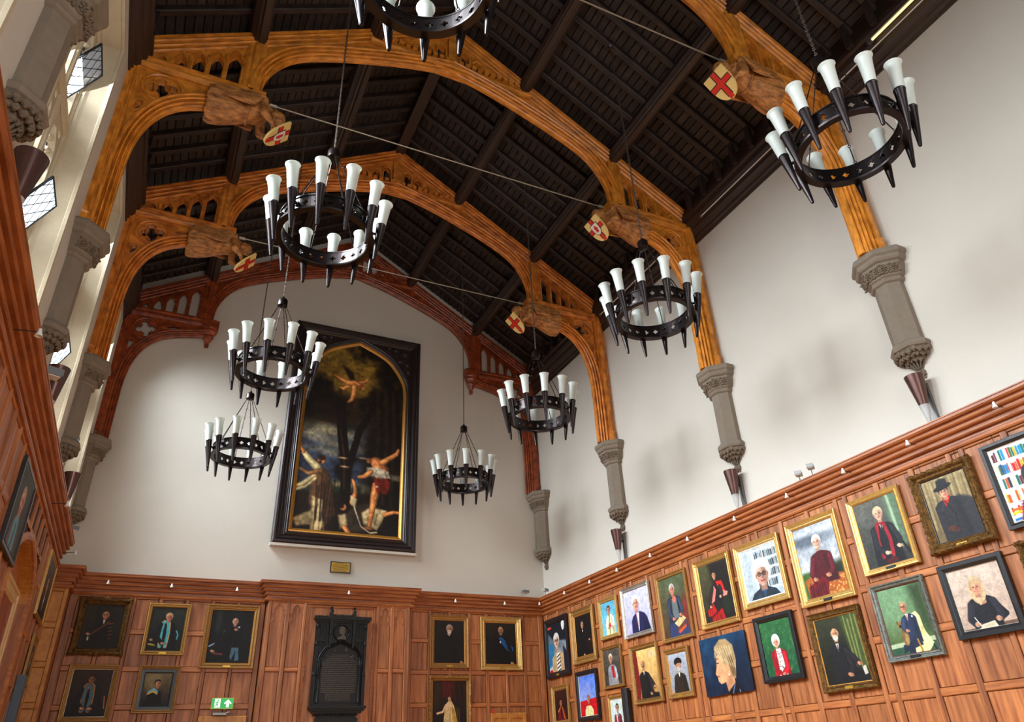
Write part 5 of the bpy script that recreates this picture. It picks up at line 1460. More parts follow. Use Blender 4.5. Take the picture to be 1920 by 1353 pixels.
def a_r7(w, h):
    a = Art(w, h, (184, 194, 202), (176, 188, 196), 17, noise=14)
    for y in (0.05, 0.24, 0.43, 0.62, 0.81): a.l([(0.35, y), (1, y + 0.03)], 0.012, (236, 238, 238)); 
    for k in range(46):
        sh = k // 12; x = 0.38 + 0.052 * (k % 12); y = 0.08 + sh * 0.19
        a.p([(x, y + a.r.rand() * 0.05), (x + 0.04, y + a.r.rand() * 0.05), (x + 0.04, y + 0.15), (x, y + 0.15)], [(86, 100, 104), (60, 70, 84), (150, 160, 160), (110, 120, 118)][k % 4])
    a.l([(0.62, 0), (0.64, 0.8)], 0.014, (240, 240, 240)); a.l([(0.32, 0), (0.34, 0.9)], 0.02, (236, 240, 242)); a.torso(0.5, 0.56, 0.2, (44, 60, 72), 2.1, wb=2.6); a.vneck(0.5, 0.56, 0.2, (50, 84, 120), None, 0.8); a.mottle(8, 20)
    a.e(0.5, 0.46, 0.27, 0.25, (226, 226, 222), soft=0.04)
    return a.head(0.5, 0.54, 0.21, (200, 156, 138), (232, 232, 228), shade=0.35, glasses=True)
def a_r8(w, h):
    a = Art(w, h, (160, 168, 178), (206, 210, 212), 18, noise=26); a.e(0.3, 0.28, 0.5, 0.1, (88, 98, 110), soft=0.1, a=0.8).e(0.7, 0.1, 0.5, 0.08, (220, 224, 226), soft=0.1, a=0.7)
    a.p([(0, 0.85), (1, 0.8), (1, 1.4), (0, 1.4)], (72, 108, 50), 0.06); a.p([(0.6, 0.8), (1, 0.8), (1, 1.4), (0.6, 1.4)], (38, 44, 34), 0.2); a.p([(0.04, 0.98), (0.3, 0.9), (1, 1.0), (1, 1.4), (0.1, 1.4)], (176, 104, 48), 0.04); a.mottle(6, 24)
    for k in range(40): a.e(0.55 + 0.45 * a.r.rand(), 1.02 + 0.35 * a.r.rand(), 0.02, 0.015, (216, 168, 96))
    a.torso(0.55, 0.4, 0.1, (92, 22, 34), 2.5, bot=1.1, wb=3.1); a.p([(0.1, 1.1), (0.5, 0.98), (0.6, 1.1), (0.5, 1.4), (0.08, 1.4)], (120, 22, 32)); a.folds(0.12, 0.5, 1.05, 1.4, (60, 10, 18), 7, 0.014, 0.6)
    return a.head(0.52, 0.34, 0.115, (222, 182, 160), (222, 222, 218), shade=0.2, smile=True, turn=-0.3).hand(0.3, 1.0, 0.09).hand(0.62, 0.98, 0.1)
def a_r9(w, h):
    a = Art(w, h, (112, 112, 104), (58, 62, 60), 19, noise=12); a.p([(0.72, 0), (1, 0), (1, 1.0), (0.84, 1.0), (0.7, 0.4)], (104, 128, 104), 0.08); a.l([(0.8, 0), (0.84, 0.7)], 0.03, (184, 206, 176), 0.8, 0.04); a.torso(0.52, 0.36, 0.1, (34, 38, 44), 2.6, wb=3.3)
    a.vneck(0.52, 0.36, 0.1, tie=(30, 34, 50)); a.stole(0.5, 0.36, 0.1, (158, 34, 52), None, 7.5, 0.8, 0.9); a.l([(0.86, 0.9), (0.96, 1.15)], 0.02, (30, 26, 26)); a.e(0.55, 1.2, 0.14, 0.05, (90, 22, 30))
    return a.head(0.52, 0.3, 0.115, (222, 180, 154), (214, 196, 160), shade=0.25).hand(0.5, 1.05, 0.1, (226, 188, 160)).hand(0.78, 0.98, 0.1, (226, 188, 160))
def a_r10(w, h):
    a = Art(w, h, (160, 144, 106), (120, 104, 72), 20, noise=12); a.folds(0, 1, 0, 1.0, (196, 182, 140), 7, 0.025, 0.5); a.folds(0, 1, 0, 1.1, (104, 90, 60), 6, 0.02, 0.5)
    a.torso(0.5, 0.3, 0.13, (50, 50, 56), 2.7, wb=3.1, lean=0.08); a.p([(0.7, 0.45), (1.0, 0.6), (1.0, 1.3), (0.8, 1.3)], (56, 56, 62), 0.06); a.p([(0.36, 0.44), (0.56, 0.4), (0.46, 0.56), (0.4, 0.62)], (196, 44, 36)); a.l([(0.4, 0.5), (0.54, 0.8), (0.5, 1.2)], 0.012, (30, 30, 34))
    a.head(0.44, 0.32, 0.115, (222, 166, 138), (60, 44, 34), shade=0.4); a.e(0.44, 0.22, 0.21, 0.055, (34, 34, 38), -0.12); a.p([(0.32, 0.2), (0.34, 0.06), (0.44, 0.04), (0.56, 0.06), (0.57, 0.19)], (42, 42, 46), 0.02)
    a.e(0.4, 1.08, 0.13, 0.06, (92, 54, 44), 0.3); a.folds(0.3, 0.5, 1.04, 1.12, (50, 30, 26), 4, 0.008, 0.8)
    return a
def a_r11(w, h):
    a = Art(w, h, (236, 234, 230), (226, 222, 216), 21, noise=3)
    cols = [(236, 176, 24), (210, 40, 70), (240, 236, 224), (24, 120, 110), (30, 84, 140), (206, 96, 40), (60, 60, 70), (190, 30, 40), (226, 216, 190), (40, 150, 190), (110, 50, 60), (80, 120, 60)]
    for row in range(6):
        y0 = 0.02 + row * 0.225
        x = 0.02; k = row * 5
        while x < 0.98:
            bw = 0.028 + 0.022 * a.r.rand(); hh = 0.13 + 0.05 * a.r.rand()
            if a.r.rand() < 0.9: a.p([(x, y0 + 0.19 - hh), (x + bw * 0.9, y0 + 0.19 - hh), (x + bw * 0.9, y0 + 0.19), (x, y0 + 0.19)], cols[a.r.randint(12)], 0.006)
            x += bw; k += 1
        a.l([(0, y0 + 0.207), (1, y0 + 0.207)], 0.013, (248, 246, 242))
    for x in (0.25, 0.66): a.l([(x, 0), (x, 1.4)], 0.02, (250, 248, 244))
    for k in range(5): a.p([(0.02, 0.98 + 0.05 * k), (0.34, 0.97 + 0.05 * k), (0.34, 1.01 + 0.05 * k), (0.02, 1.02 + 0.05 * k)], [(240, 110, 20), (240, 190, 30), (230, 226, 216), (40, 120, 180), (90, 60, 50)][k])
    a.torso(0.55, 0.6, 0.15, (176, 26, 110), 2.2, wb=3.0)
    for k in range(12): a.l([(0.2, 0.9 + 0.045 * k), (0.95, 0.9 + 0.045 * k)], 0.008, (90, 10, 50), 0.7)
    a.e(0.55, 0.54, 0.19, 0.19, (60, 58, 60))
    return a.head(0.55, 0.58, 0.14, (186, 112, 84), (62, 60, 62), smile=True)
def a_r12(w, h):
    a = Art(w, h, (70, 30, 22), (44, 16, 12), 22, noise=6); a.torso(0.5, 0.5, 0.13, (118, 32, 30), 2.1, wb=2.9); a.l([(0.4, 0.62), (0.24, 0.75)], 0.03, (206, 130, 70)); a.l([(0.56, 0.62), (0.72, 1.0)], 0.03, (200, 110, 60)); a.p([(0.42, 0.6), (0.55, 0.6), (0.5, 1.0), (0.44, 1.0)], (30, 14, 14))
    return a.head(0.46, 0.44, 0.12, (180, 120, 92), (36, 20, 18))
def a_r13(w, h):
    a = Art(w, h, (96, 132, 214), (150, 178, 232), 23, noise=22); a.e(0.4, 0.5, 0.35, 0.3, (168, 172, 226), soft=0.2, a=0.5); a.p([(0, 0.72), (1, 0.66), (1, 1.4), (0, 1.4)], (196, 26, 38)); a.mottle(6, 18)
    a.p([(0.36, 0.86), (0.26, 1.0), (0.28, 1.4), (0.78, 1.4), (0.74, 0.98), (0.62, 0.86)], (226, 220, 166)); a.folds(0.3, 0.74, 0.9, 1.35, (150, 146, 100), 6, 0.008, 0.7)
    return a.head(0.5, 0.68, 0.095, (206, 146, 116), (150, 104, 74))
def a_r14(w, h):
    a = Art(w, h, (92, 84, 76), (70, 60, 52), 24, noise=22); a.torso(0.46, 0.34, 0.11, (148, 150, 158), 2.2, wb=2.6, lean=0.04); a.p([(0.42, 0.5), (0.54, 0.5), (0.6, 0.85), (0.46, 0.85)], (180, 40, 40)); a.mottle(16, 22); a.p([(0.3, 1.0), (0.75, 0.95), (0.8, 1.2), (0.26, 1.2)], (150, 148, 146), 0.05)
    return a.head(0.42, 0.28, 0.11, (206, 154, 120), (216, 208, 186)).hand(0.6, 0.92, 0.08)
def a_r15(w, h):
    a = Art(w, h, (206, 218, 214), (170, 200, 206), 25, noise=14); a.torso(0.5, 0.42, 0.14, (150, 50, 62), 2.2, wb=2.7); a.vneck(0.5, 0.42, 0.14, (234, 232, 220), (50, 120, 90)); a.l([(0.4, 0.6), (0.46, 1.2)], 0.03, (230, 230, 220)); a.l([(0.6, 0.6), (0.54, 1.2)], 0.03, (40, 100, 120))
    return a.head(0.5, 0.36, 0.15, (214, 162, 132), (84, 66, 50), glasses=True)
def a_r16(w, h):
    a = Art(w, h, (226, 194, 128), (178, 138, 84), 26, noise=12); a.p([(0, 0), (0.14, 0), (0.2, 0.8), (0.12, 1.4), (0, 1.4)], (128, 34, 26)); a.p([(0.68, 0.08), (0.92, 0.04), (0.93, 0.2), (0.7, 0.24)], (206, 186, 150)); a.torso(0.4, 0.42, 0.085, (36, 32, 34), 2.5, wb=3.6, lean=0.1); a.vneck(0.4, 0.42, 0.085, tie=(24, 22, 28)); a.p([(0.4, 1.0), (0.95, 1.05), (0.95, 1.4), (0.3, 1.4)], (28, 24, 26), 0.03)
    return a.head(0.38, 0.36, 0.095, (200, 148, 116), (104, 84, 66), bald=True, beard=None).l([(0.34, 0.405), (0.43, 0.405)], 0.012, (70, 50, 38)).hand(0.62, 1.05, 0.09).hand(0.8, 0.9, 0.09)
def a_r17(w, h):
    a = Art(w, h, (172, 178, 188), (150, 152, 158), 27, noise=8); a.torso(0.52, 0.46, 0.13, (56, 44, 34), 2.4, wb=3); a.vneck(0.5, 0.46, 0.13, (226, 218, 200), None, 0.9); a.l([(0.5, 0.8), (0.5, 1.3)], 0.008, (24, 18, 16)); a.head(0.5, 0.4, 0.14, (206, 156, 122), (60, 44, 34), beard=(190, 184, 172))
    return a.e(0.5, 0.27, 0.21, 0.13, (34, 26, 26)).e(0.52, 0.36, 0.15, 0.05, (206, 156, 122), a=0.9)
def a_r18(w, h):
    a = Art(w, h, (16, 70, 104), (12, 34, 62), 28, noise=22); a.e(0.75, 0.5, 0.3, 0.35, (8, 26, 50), soft=0.3, a=0.6)
    a.p([(0.34, 0.26), (0.31, 0.4), (0.265, 0.5), (0.3, 0.53), (0.31, 0.6), (0.36, 0.64), (0.46, 0.62), (0.5, 0.8), (0.66, 0.7), (0.62, 0.3), (0.5, 0.2)], (222, 170, 128), 0.012)
    a.p([(0.6, 0.5), (0.64, 0.7), (0.5, 0.85), (0.46, 0.64)], (190, 136, 100), 0.04, 0.7)
    a.p([(0.3, 0.3), (0.32, 0.14), (0.46, 0.05), (0.6, 0.06), (0.72, 0.16), (0.74, 0.36), (0.68, 0.6), (0.6, 0.56), (0.56, 0.42), (0.5, 0.44), (0.44, 0.28), (0.36, 0.24)], (176, 152, 112), 0.015)
    a.p([(0.56, 0.3), (0.7, 0.28), (0.7, 0.56), (0.62, 0.56)], (112, 88, 60), 0.05, 0.8)
    for k in range(7): a.l([(0.34 + 0.05 * k, 0.16), (0.44 + 0.045 * k, 0.34 + 0.02 * k)], 0.006, (222, 206, 168), 0.7)
    a.e(0.54, 0.44, 0.03, 0.05, (214, 156, 118)); a.e(0.55, 0.53, 0.012, 0.012, (240, 236, 220)); a.l([(0.33, 0.36), (0.37, 0.36)], 0.007, (50, 34, 26)); a.l([(0.32, 0.31), (0.38, 0.3)], 0.007, (130, 100, 70)); a.l([(0.3, 0.53), (0.35, 0.54)], 0.007, (170, 70, 66))
    a.p([(0.44, 0.78), (0.66, 0.64), (0.86, 0.8), (0.9, 1.2), (0.36, 1.2)], (16, 16, 24)); 
    for p, q in (((0.44, 0.78), (0.62, 0.96)), ((0.64, 0.66), (0.5, 0.9)), ((0.62, 0.8), (0.86, 0.84)), ((0.5, 0.98), (0.88, 1.02)), ((0.72, 0.74), (0.74, 1.1)), ((0.84, 0.8), (0.87, 1.1)), ((0.46, 0.9), (0.44, 1.1))): a.l([p, q], 0.006, (120, 160, 200))
    return a
def a_r19(w, h):
    a = Art(w, h, (52, 112, 66), (34, 92, 64), 29, noise=10)
    for k in range(60):
        x, y = a.r.rand(), a.r.rand() * 1.1; q = a.r.rand() * 3
        a.l([(x + 0.03 * cos(t + q), y + 0.045 * sin(1.4 * t)) for t in range(5)], 0.004, (120, 156, 80), 0.7)
    a.p([(0, 1.18), (1, 1.18), (1, 1.4), (0, 1.4)], (26, 82, 68)); a.torso(0.46, 0.5, 0.1, (174, 24, 40), 2.1, wb=2.5, lean=0.03); a.p([(0.4, 0.62), (0.54, 0.62), (0.62, 1.1), (0.64, 1.4), (0.34, 1.4), (0.4, 1.0)], (236, 228, 220))
    for k in range(70): a.e(0.38 + 0.22 * a.r.rand(), 0.66 + 0.6 * a.r.rand(), 0.009, 0.009, (70, 34, 40))
    a.e(0.44, 0.44, 0.125, 0.14, (240, 240, 238))
    return a.head(0.44, 0.48, 0.1, (232, 168, 140), (240, 240, 238), smile=True, shade=0.2).hand(0.5, 1.14, 0.09).l([(0.27, 0.72), (0.3, 1.05), (0.46, 1.15)], 0.045, (160, 20, 36)).l([(0.66, 0.72), (0.68, 1.0), (0.54, 1.14)], 0.045, (160, 20, 36)).hand(0.5, 1.16, 0.08)
def a_r20(w, h):
    a = Art(w, h, (58, 62, 38), (20, 20, 14), 30, noise=10); a.p([(0.6, 0), (1, 0), (1, 1.0), (0.76, 0.9), (0.66, 0.4)], (78, 92, 46), 0.08); a.folds(0.66, 1, 0, 0.9, (168, 176, 110), 4, 0.016, 0.6); a.torso(0.42, 0.38, 0.09, (32, 30, 34), 2.2, wb=3.8, lean=0.1); a.p([(0.4, 1.0), (0.95, 1.02), (1.0, 1.4), (0.4, 1.4)], (24, 22, 26), 0.05); a.vneck(0.42, 0.38, 0.085, tie=(70, 70, 76)); a.l([(0.6, 0.7), (0.8, 0.86)], 0.045, (34, 32, 36))
    return a.head(0.42, 0.3, 0.1, (214, 160, 124), (206, 196, 172), bald=True, beard=(214, 208, 196), turn=0.3).hand(0.56, 1.02, 0.1).hand(0.82, 0.86, 0.09).p([(0.86, 0.92), (0.94, 0.9), (0.96, 1.04), (0.88, 1.06)], (190, 186, 176))
def a_r21(w, h):
    a = Art(w, h, (118, 152, 118), (88, 106, 62), 31, noise=7); a.e(0.3, 0.4, 0.35, 0.4, (140, 176, 140), soft=0.3, a=0.5); a.p([(0.72, 0), (1, 0), (1, 0.9), (0.85, 0.9)], (62, 84, 52), 0.15); a.p([(0, 1.02), (1, 0.98), (1, 1.06), (0, 1.1)], (176, 190, 160)); a.p([(0, 1.1), (1, 1.06), (1, 1.4), (0, 1.4)], (54, 96, 70))
    a.p([(0.6, 0.55), (0.74, 0.5), (0.8, 0.6), (0.82, 0.86), (0.94, 1.1), (0.72, 1.3), (0.46, 1.28), (0.44, 1.05), (0.62, 0.9)], (236, 224, 168)); a.e(0.78, 0.88, 0.05, 0.09, (216, 200, 140)); a.l([(0.92, 1.12), (0.96, 1.25)], 0.012, (30, 26, 26))
    a.torso(0.56, 0.44, 0.075, (48, 62, 92), 2.1, bot=1.05, wb=2.3); a.vneck(0.53, 0.44, 0.075, tie=(170, 110, 90)); a.p([(0.28, 1.06), (0.66, 0.96), (0.72, 1.1), (0.52, 1.14), (0.5, 1.4), (0.4, 1.4), (0.38, 1.16), (0.28, 1.2), (0.34, 1.4), (0.24, 1.4)], (38, 50, 74)); a.e(0.64, 0.58, 0.02, 0.02, (220, 226, 236))
    a.e(0.38, 0.92, 0.08, 0.16, (136, 108, 66)); a.e(0.33, 0.7, 0.07, 0.065, (150, 122, 76)); a.e(0.33, 0.72, 0.03, 0.03, (50, 38, 28)); a.e(0.28, 0.65, 0.02, 0.035, (110, 84, 50)).e(0.38, 0.65, 0.02, 0.035, (110, 84, 50)); a.e(0.4, 0.95, 0.04, 0.1, (186, 156, 108), a=0.7); a.l([(0.62, 1.0), (0.66, 1.2), (0.6, 1.26)], 0.018, (176, 136, 64))
    return a.head(0.5, 0.39, 0.085, (214, 152, 122), (172, 154, 120), glasses=True, turn=-0.3).hand(0.46, 0.82, 0.07)
def a_r22(w, h):
    a = Art(w, h, (206, 190, 176), (190, 168, 152), 32, noise=6); a.p([(0, 1.02), (1, 0.98), (1, 1.4), (0, 1.4)], (120, 92, 76)); a.torso(0.48, 0.36, 0.12, (36, 36, 46), 2.2, bot=1.06, wb=2.2); a.p([(0.36, 0.5), (0.6, 0.48), (0.56, 0.64), (0.44, 0.66)], (214, 156, 126)); a.l([(0.38, 0.5), (0.42, 0.6), (0.5, 0.63), (0.57, 0.58), (0.58, 0.48)], 0.009, (90, 60, 56)); a.l([(0.7, 0.66), (0.84, 0.86), (0.72, 0.92)], 0.05, (34, 34, 44))
    a.e(0.46, 0.4, 0.15, 0.24, (206, 184, 150)); a.p([(0.3, 0.98), (0.6, 0.94), (0.66, 1.1), (0.24, 1.14)], (222, 212, 186)); a.e(0.66, 0.6, 0.03, 0.014, (240, 220, 222), 0.4).e(0.66, 0.6, 0.012, 0.03, (240, 220, 222), 0.4)
    for k in range(5): a.l([(0.32, 1.0 + 0.022 * k), (0.58, 0.975 + 0.022 * k)], 0.003, (150, 140, 120), 0.8)
    return a.head(0.45, 0.36, 0.115, (222, 162, 134), (196, 172, 136), shade=0.2, smile=True).hand(0.28, 0.96, 0.09).hand(0.68, 0.92, 0.09).l([(0.26, 0.84), (0.34, 1.0)], 0.006, (240, 240, 236))
def a_r23(w, h):
    a = Art(w, h, (150, 140, 116), (90, 80, 66), 33); return a.torso(0.5, 0.4, 0.12, (46, 44, 50)).vneck(0.5, 0.4, 0.12).head(0.5, 0.34, 0.13)
def a_l1(w, h):
    a = Art(w, h, (66, 62, 58), (40, 36, 34), 34, noise=14); a.torso(0.5, 0.36, 0.12, (110, 92, 96), 2.2, wb=3); a.stole(0.5, 0.36, 0.12, (84, 166, 186), None, 8, 0.9, 0.7); return a.head(0.5, 0.3, 0.15, (214, 150, 120), (170, 150, 130), beard=(190, 130, 100))
def a_l2(w, h):
    a = Art(w, h, (90, 72, 60), (60, 44, 38), 35, noise=12); return a.torso(0.5, 0.4, 0.12, (48, 38, 40)).vneck(0.5, 0.4, 0.12).head(0.5, 0.34, 0.13, (196, 148, 120))
def a_l3(w, h):
    a = Art(w, h, (110, 96, 74), (70, 60, 46), 36, noise=12); return a.torso(0.5, 0.4, 0.13, (90, 84, 76)).vneck(0.5, 0.4, 0.13).head(0.5, 0.34, 0.14)

G, BR, BK = 'gold', 'bright', 'black'
PL, BL = BRASS, BLACKP
PORTS = [
 ('E', (.66, 1.57, 3.83, 4.87), 'swept', 'bronze', .12, 'very dark portrait of a gowned sitter in a carved bronze frame, top row far left', a_p1, None, 0, None),
 ('E', (1.88, 2.67, 3.85, 4.83), 'plain', G, .075, 'portrait of a sitter in black gown with broad turquoise stole, gilt frame', a_p2, 'bronze', .012, PL),
 ('E', (2.98, 4.02, 3.62, 4.86), 'plain', 'dull', .095, 'large gilt portrait of a pensive gowned sitter with hand on chin', a_p3, 'goldslip', .015, PL),
 ('E', (.74, 1.58, 2.69, 3.67), 'plain', 'dull', .085, 'brown portrait of a sitter with grey blue stole, lower row far left', a_p4, 'liner', .008, None),
 ('E', (1.92, 2.67, 2.82, 3.66), 'plain', 'dull', .065, 'small profile portrait with wide black mount above the left of the exit sign', a_p5, BK, .075, None),
 ('E', (7.83, 8.78, 3.69, 4.83), 'scoop', 'dull', .095, 'dark portrait of a white bearded man in black, right of the black tablet', a_p6, 'goldslip', .014, PL),
 ('E', (9.09, 10.16, 3.66, 4.85), 'bead', BR, .11, 'dark portrait with a bright blue sash in a wide gilt frame', a_p7, 'goldslip', .03, PL),
 ('E', (7.82, 8.82, 2.2, 3.52), 'swept', 'dull', .1, 'portrait of a standing figure in pale gown before red drapery, rococo frame at the bottom', a_p8, None, 0, None),
 ('R', (15.45, 16.58, 3.46, 4.78), 'box', BK, .12, 'loosely painted portrait with black and white striped tie in a black frame, by the corner', a_r1, None, 0, PL),
 ('R', (14.26, 15.28, 3.60, 4.77), 'bead', 'dull', .13, 'dark portrait of a seated man in black suit, wide ribbed gilt frame', a_r2, 'goldslip', .03, PL),
 ('R', (13.29, 14.03, 3.94, 4.77), 'plain', BR, .085, 'small portrait in cream jacket on pale blue, bright gilt frame', a_r3, None, 0, None),
 ('R', (12.10, 13.11, 3.82, 4.81), 'bead', 'silver', .085, 'portrait of a smiling white haired sitter in navy jacket, silver frame', a_r4, None, 0, None),
 ('R', (10.92, 11.86, 3.56, 4.78), 'plain', 'dull', .075, 'portrait of a grey haired sitter holding a pile of books', a_r5, None, 0, None),
 ('R', (9.68, 10.66, 3.61, 4.78), 'bead', G, .1, 'portrait of a seated sitter in scarlet robes, beaded gold frame', a_r6, None, 0, None),
 ('R', (8.50, 9.54, 3.74, 4.77), 'scoop', BR, .1, 'portrait head of a white haired sitter before bookshelves, gilt frame', a_r7, 'liner', .02, None),
 ('R', (7.30, 8.30, 3.54, 4.79), 'scoop', BR, .1, 'portrait in burgundy dress against a cloudy sky, large gilt frame', a_r8, 'goldslip', .012, BL),
 ('R', (6.20, 7.07, 3.73, 4.79), 'plain', BR, .075, 'portrait in black robe with red stole and pale curtain, gilt frame', a_r9, 'goldslip', .01, BL),
 ('R', (5.13, 6.00, 3.75, 4.80), 'ornate', 'bronze', .12, 'portrait of a person in black hat, overcoat and red scarf, heavily carved frame', a_r10, 'darkwood', .012, BRASS),
 ('R', (4.08, 4.97, 3.79, 4.82), 'box', BK, .07, 'colourful bookshelf portrait in a black frame cut off by the right edge', a_r11, 'liner', .01, None),
 ('R', (15.62, 16.40, 2.45, 3.27), 'scoop', G, .1, 'small dark red portrait in a wide gilt frame, bottom row nearest the corner', a_r12, None, 0, None),
 ('R', (14.35, 15.24, 2.46, 3.45), 'box', BK, .09, 'small figure between blue sky and red ground, black frame', a_r13, 'liner', .008, None),
 ('R', (13.33, 14.10, 2.99, 3.80), 'plain', 'dull', .06, 'sketchy portrait of a grey suited seated man with red tie', a_r14, None, 0, None),
 ('R', (13.42, 13.98, 2.0, 2.84), 'plain', G, .06, 'small portrait of a bespectacled sitter immediately left of the black speaker', a_r15, 'liner', .01, None),
 ('R', (12.08, 13.02, 2.61, 3.66), 'bead', 'dull', .075, 'portrait of a seated man in black suit before a yellow wall, gadrooned frame', a_r16, 'bronze', .02, None),
 ('R', (11.17, 11.90, 2.61, 3.45), 'plain', 'dull', .085, 'portrait of a bearded man in a round black hat on grey', a_r17, 'goldslip', .012, PL),
 ('R', (9.67, 10.83, 2.56, 3.46), 'none', BK, .0, 'unframed profile portrait with short fair hair on deep blue', a_r18, None, 0, None),
 ('R', (8.56, 9.40, 2.61, 3.58), 'box', BK, .085, 'portrait in red cardigan on green wallpaper, black frame', a_r19, None, 0, None),
 ('R', (7.33, 8.27, 2.37, 3.43), 'bead', 'bronze', .085, 'portrait of an old white bearded man seated holding a paper, beaded dark gold frame', a_r20, 'goldslip', .012, BRASS),
 ('R', (6.25, 7.07, 2.62, 3.59), 'plain', 'verdigris', .065, 'portrait of a suited man in cream armchair with a small dog, grey green frame', a_r21, 'red', .015, BL),
 ('R', (5.17, 6.01, 2.74, 3.61), 'box', BK, .085, 'portrait of a blonde sitter signing a paper, wide black frame', a_r22, 'liner', .006, None),
 ('R', (4.12, 4.97, 2.70, 3.65), 'ornate', 'bronze', .1, 'corner of a gilt and black frame at the right edge', a_r23, 'liner', .03, None),
 ('L', (8.90, 10.0, 3.86, 4.82), 'box', BK, .07, 'steeply foreshortened portrait with turquoise stole in deep black frame, left wall', a_l1, 'goldslip', .012, None),
 ('L', (13.0, 14.15, 3.90, 4.85), 'plain', G, .07, 'steeply foreshortened gilt framed portrait at the end of the left panelling', a_l2, 'liner', .01, None),
 ('L', (13.6, 14.28, 3.02, 3.72), 'plain', 'dull', .1, 'smallest gilt framed portrait on the left wall above the blue grey speaker', a_l3, 'liner', .02, None),
]
for wl, rc, st, mk, fw, lb, art, sl, sw, npl in PORTS:
    d = 0.036 if wl == 'L' else (0.065 if st in ('ornate', 'swept') else 0.055)
    portrait(wl, rc, st, mk, fw, lb, art, sl, sw, npl, depth=d)

# ================================================================ THE GREAT PAINTING
PX0, PX1, PZ0, PZ1 = 4.08, 7.456, 6.26, 12.15
pw, ph = PX1 - PX0, PZ1 - PZ0
gp = thing('great_painting', 'huge arched old landscape painting with figures in black and gold frame', 'painting', ((PX0 + PX1) / 2, YE - 0.01, (PZ0 + PZ1) / 2))
sweep(rect_path(pw, ph), [(0, 0), (0, -0.14), (0.03, -0.17), (0.07, -0.17), (0.085, -0.14), (0.11, -0.135), (0.12, -0.155), (0.15, -0.15), (0.165, -0.12), (0.2, -0.11), (0.22, -0.12), (0.25, -0.09), (0.26, 0)], (0, 1, 0), closed=True).build('outer_frame', FM['darkwood'], gp)
MB().box(-pw / 2 - 0.02, pw / 2 + 0.02, -0.15, 0, -ph / 2 - 0.06, -ph / 2).build('ledge', PLASTER, gp)
iw2, ih2 = pw / 2 - 0.24, ph / 2 - 0.24
spr = ih2 - 1.5
archL = spline([(-iw2 + 0.1, spr), (-iw2 + 0.16, spr + 0.42), (-iw2 + 0.42, spr + 0.85), (-0.7, ih2 - 0.35), (0, ih2 - 0.04)], 6)
arch_in = archL + [(-x, z) for x, z in archL[::-1][1:]]
op2 = [(-iw2 + 0.1, -ih2 + 0.06)] + arch_in + [(iw2 - 0.1, -ih2 + 0.06)]
plate([(-iw2 - 0.02, -ih2 - 0.02), (-iw2 - 0.02, ih2 + 0.02), (iw2 + 0.02, ih2 + 0.02), (iw2 + 0.02, -ih2 - 0.02)], [op2], -0.085, -0.04).build('arched_spandrel', FM['darkwood'], gp)
sweep([(p[0], -0.085, p[1]) for p in op2], [(-0.11, 0.02), (-0.11, -0.02), (-0.085, -0.045), (-0.06, -0.03), (-0.04, -0.045), (-0.02, -0.02), (0.0, -0.01), (0.0, 0.04)], (0, 1, 0), closed=True).build('arch_moulding', FM['darkwood'], gp)
sweep([(p[0], -0.07, p[1]) for p in op2], [(-0.005, 0.03), (-0.005, -0.02), (0.03, -0.025), (0.06, 0.0), (0.085, 0.015), (0.085, 0.04)], (0, 1, 0), closed=True).build('gold_slip', FM['goldslip'], gp)
for s in (-1, 1):
    sc_ = MB(); rr = random.Random(5)
    for (x, z, R) in ((1.22, 2.4, 0.13), (0.98, 2.52, 0.09), (1.3, 2.12, 0.09), (1.1, 2.2, 0.08), (0.8, 2.58, 0.06), (1.34, 1.92, 0.06)):
        M = Matrix.Rotation(pi / 2, 3, 'X')
        sc_.join(torus((s * x, -0.09, z), R, 0.022, 14, 5, M)); sc_.join(torus((s * x, -0.09, z), R * 0.5, 0.02, 10, 5, M))
        for k in range(5): sc_.join(ball((s * x + R * 1.2 * cos(k * 1.26), -0.088, z + R * 1.2 * sin(k * 1.26)), 0.035, 1, 0.6, 1, 6, 4))
    sc_.build('spandrel_carving', FM['darkwood'], gp, smooth=True)
CW, CHh = 2 * iw2 - 0.1, 2 * ih2 - 0.0
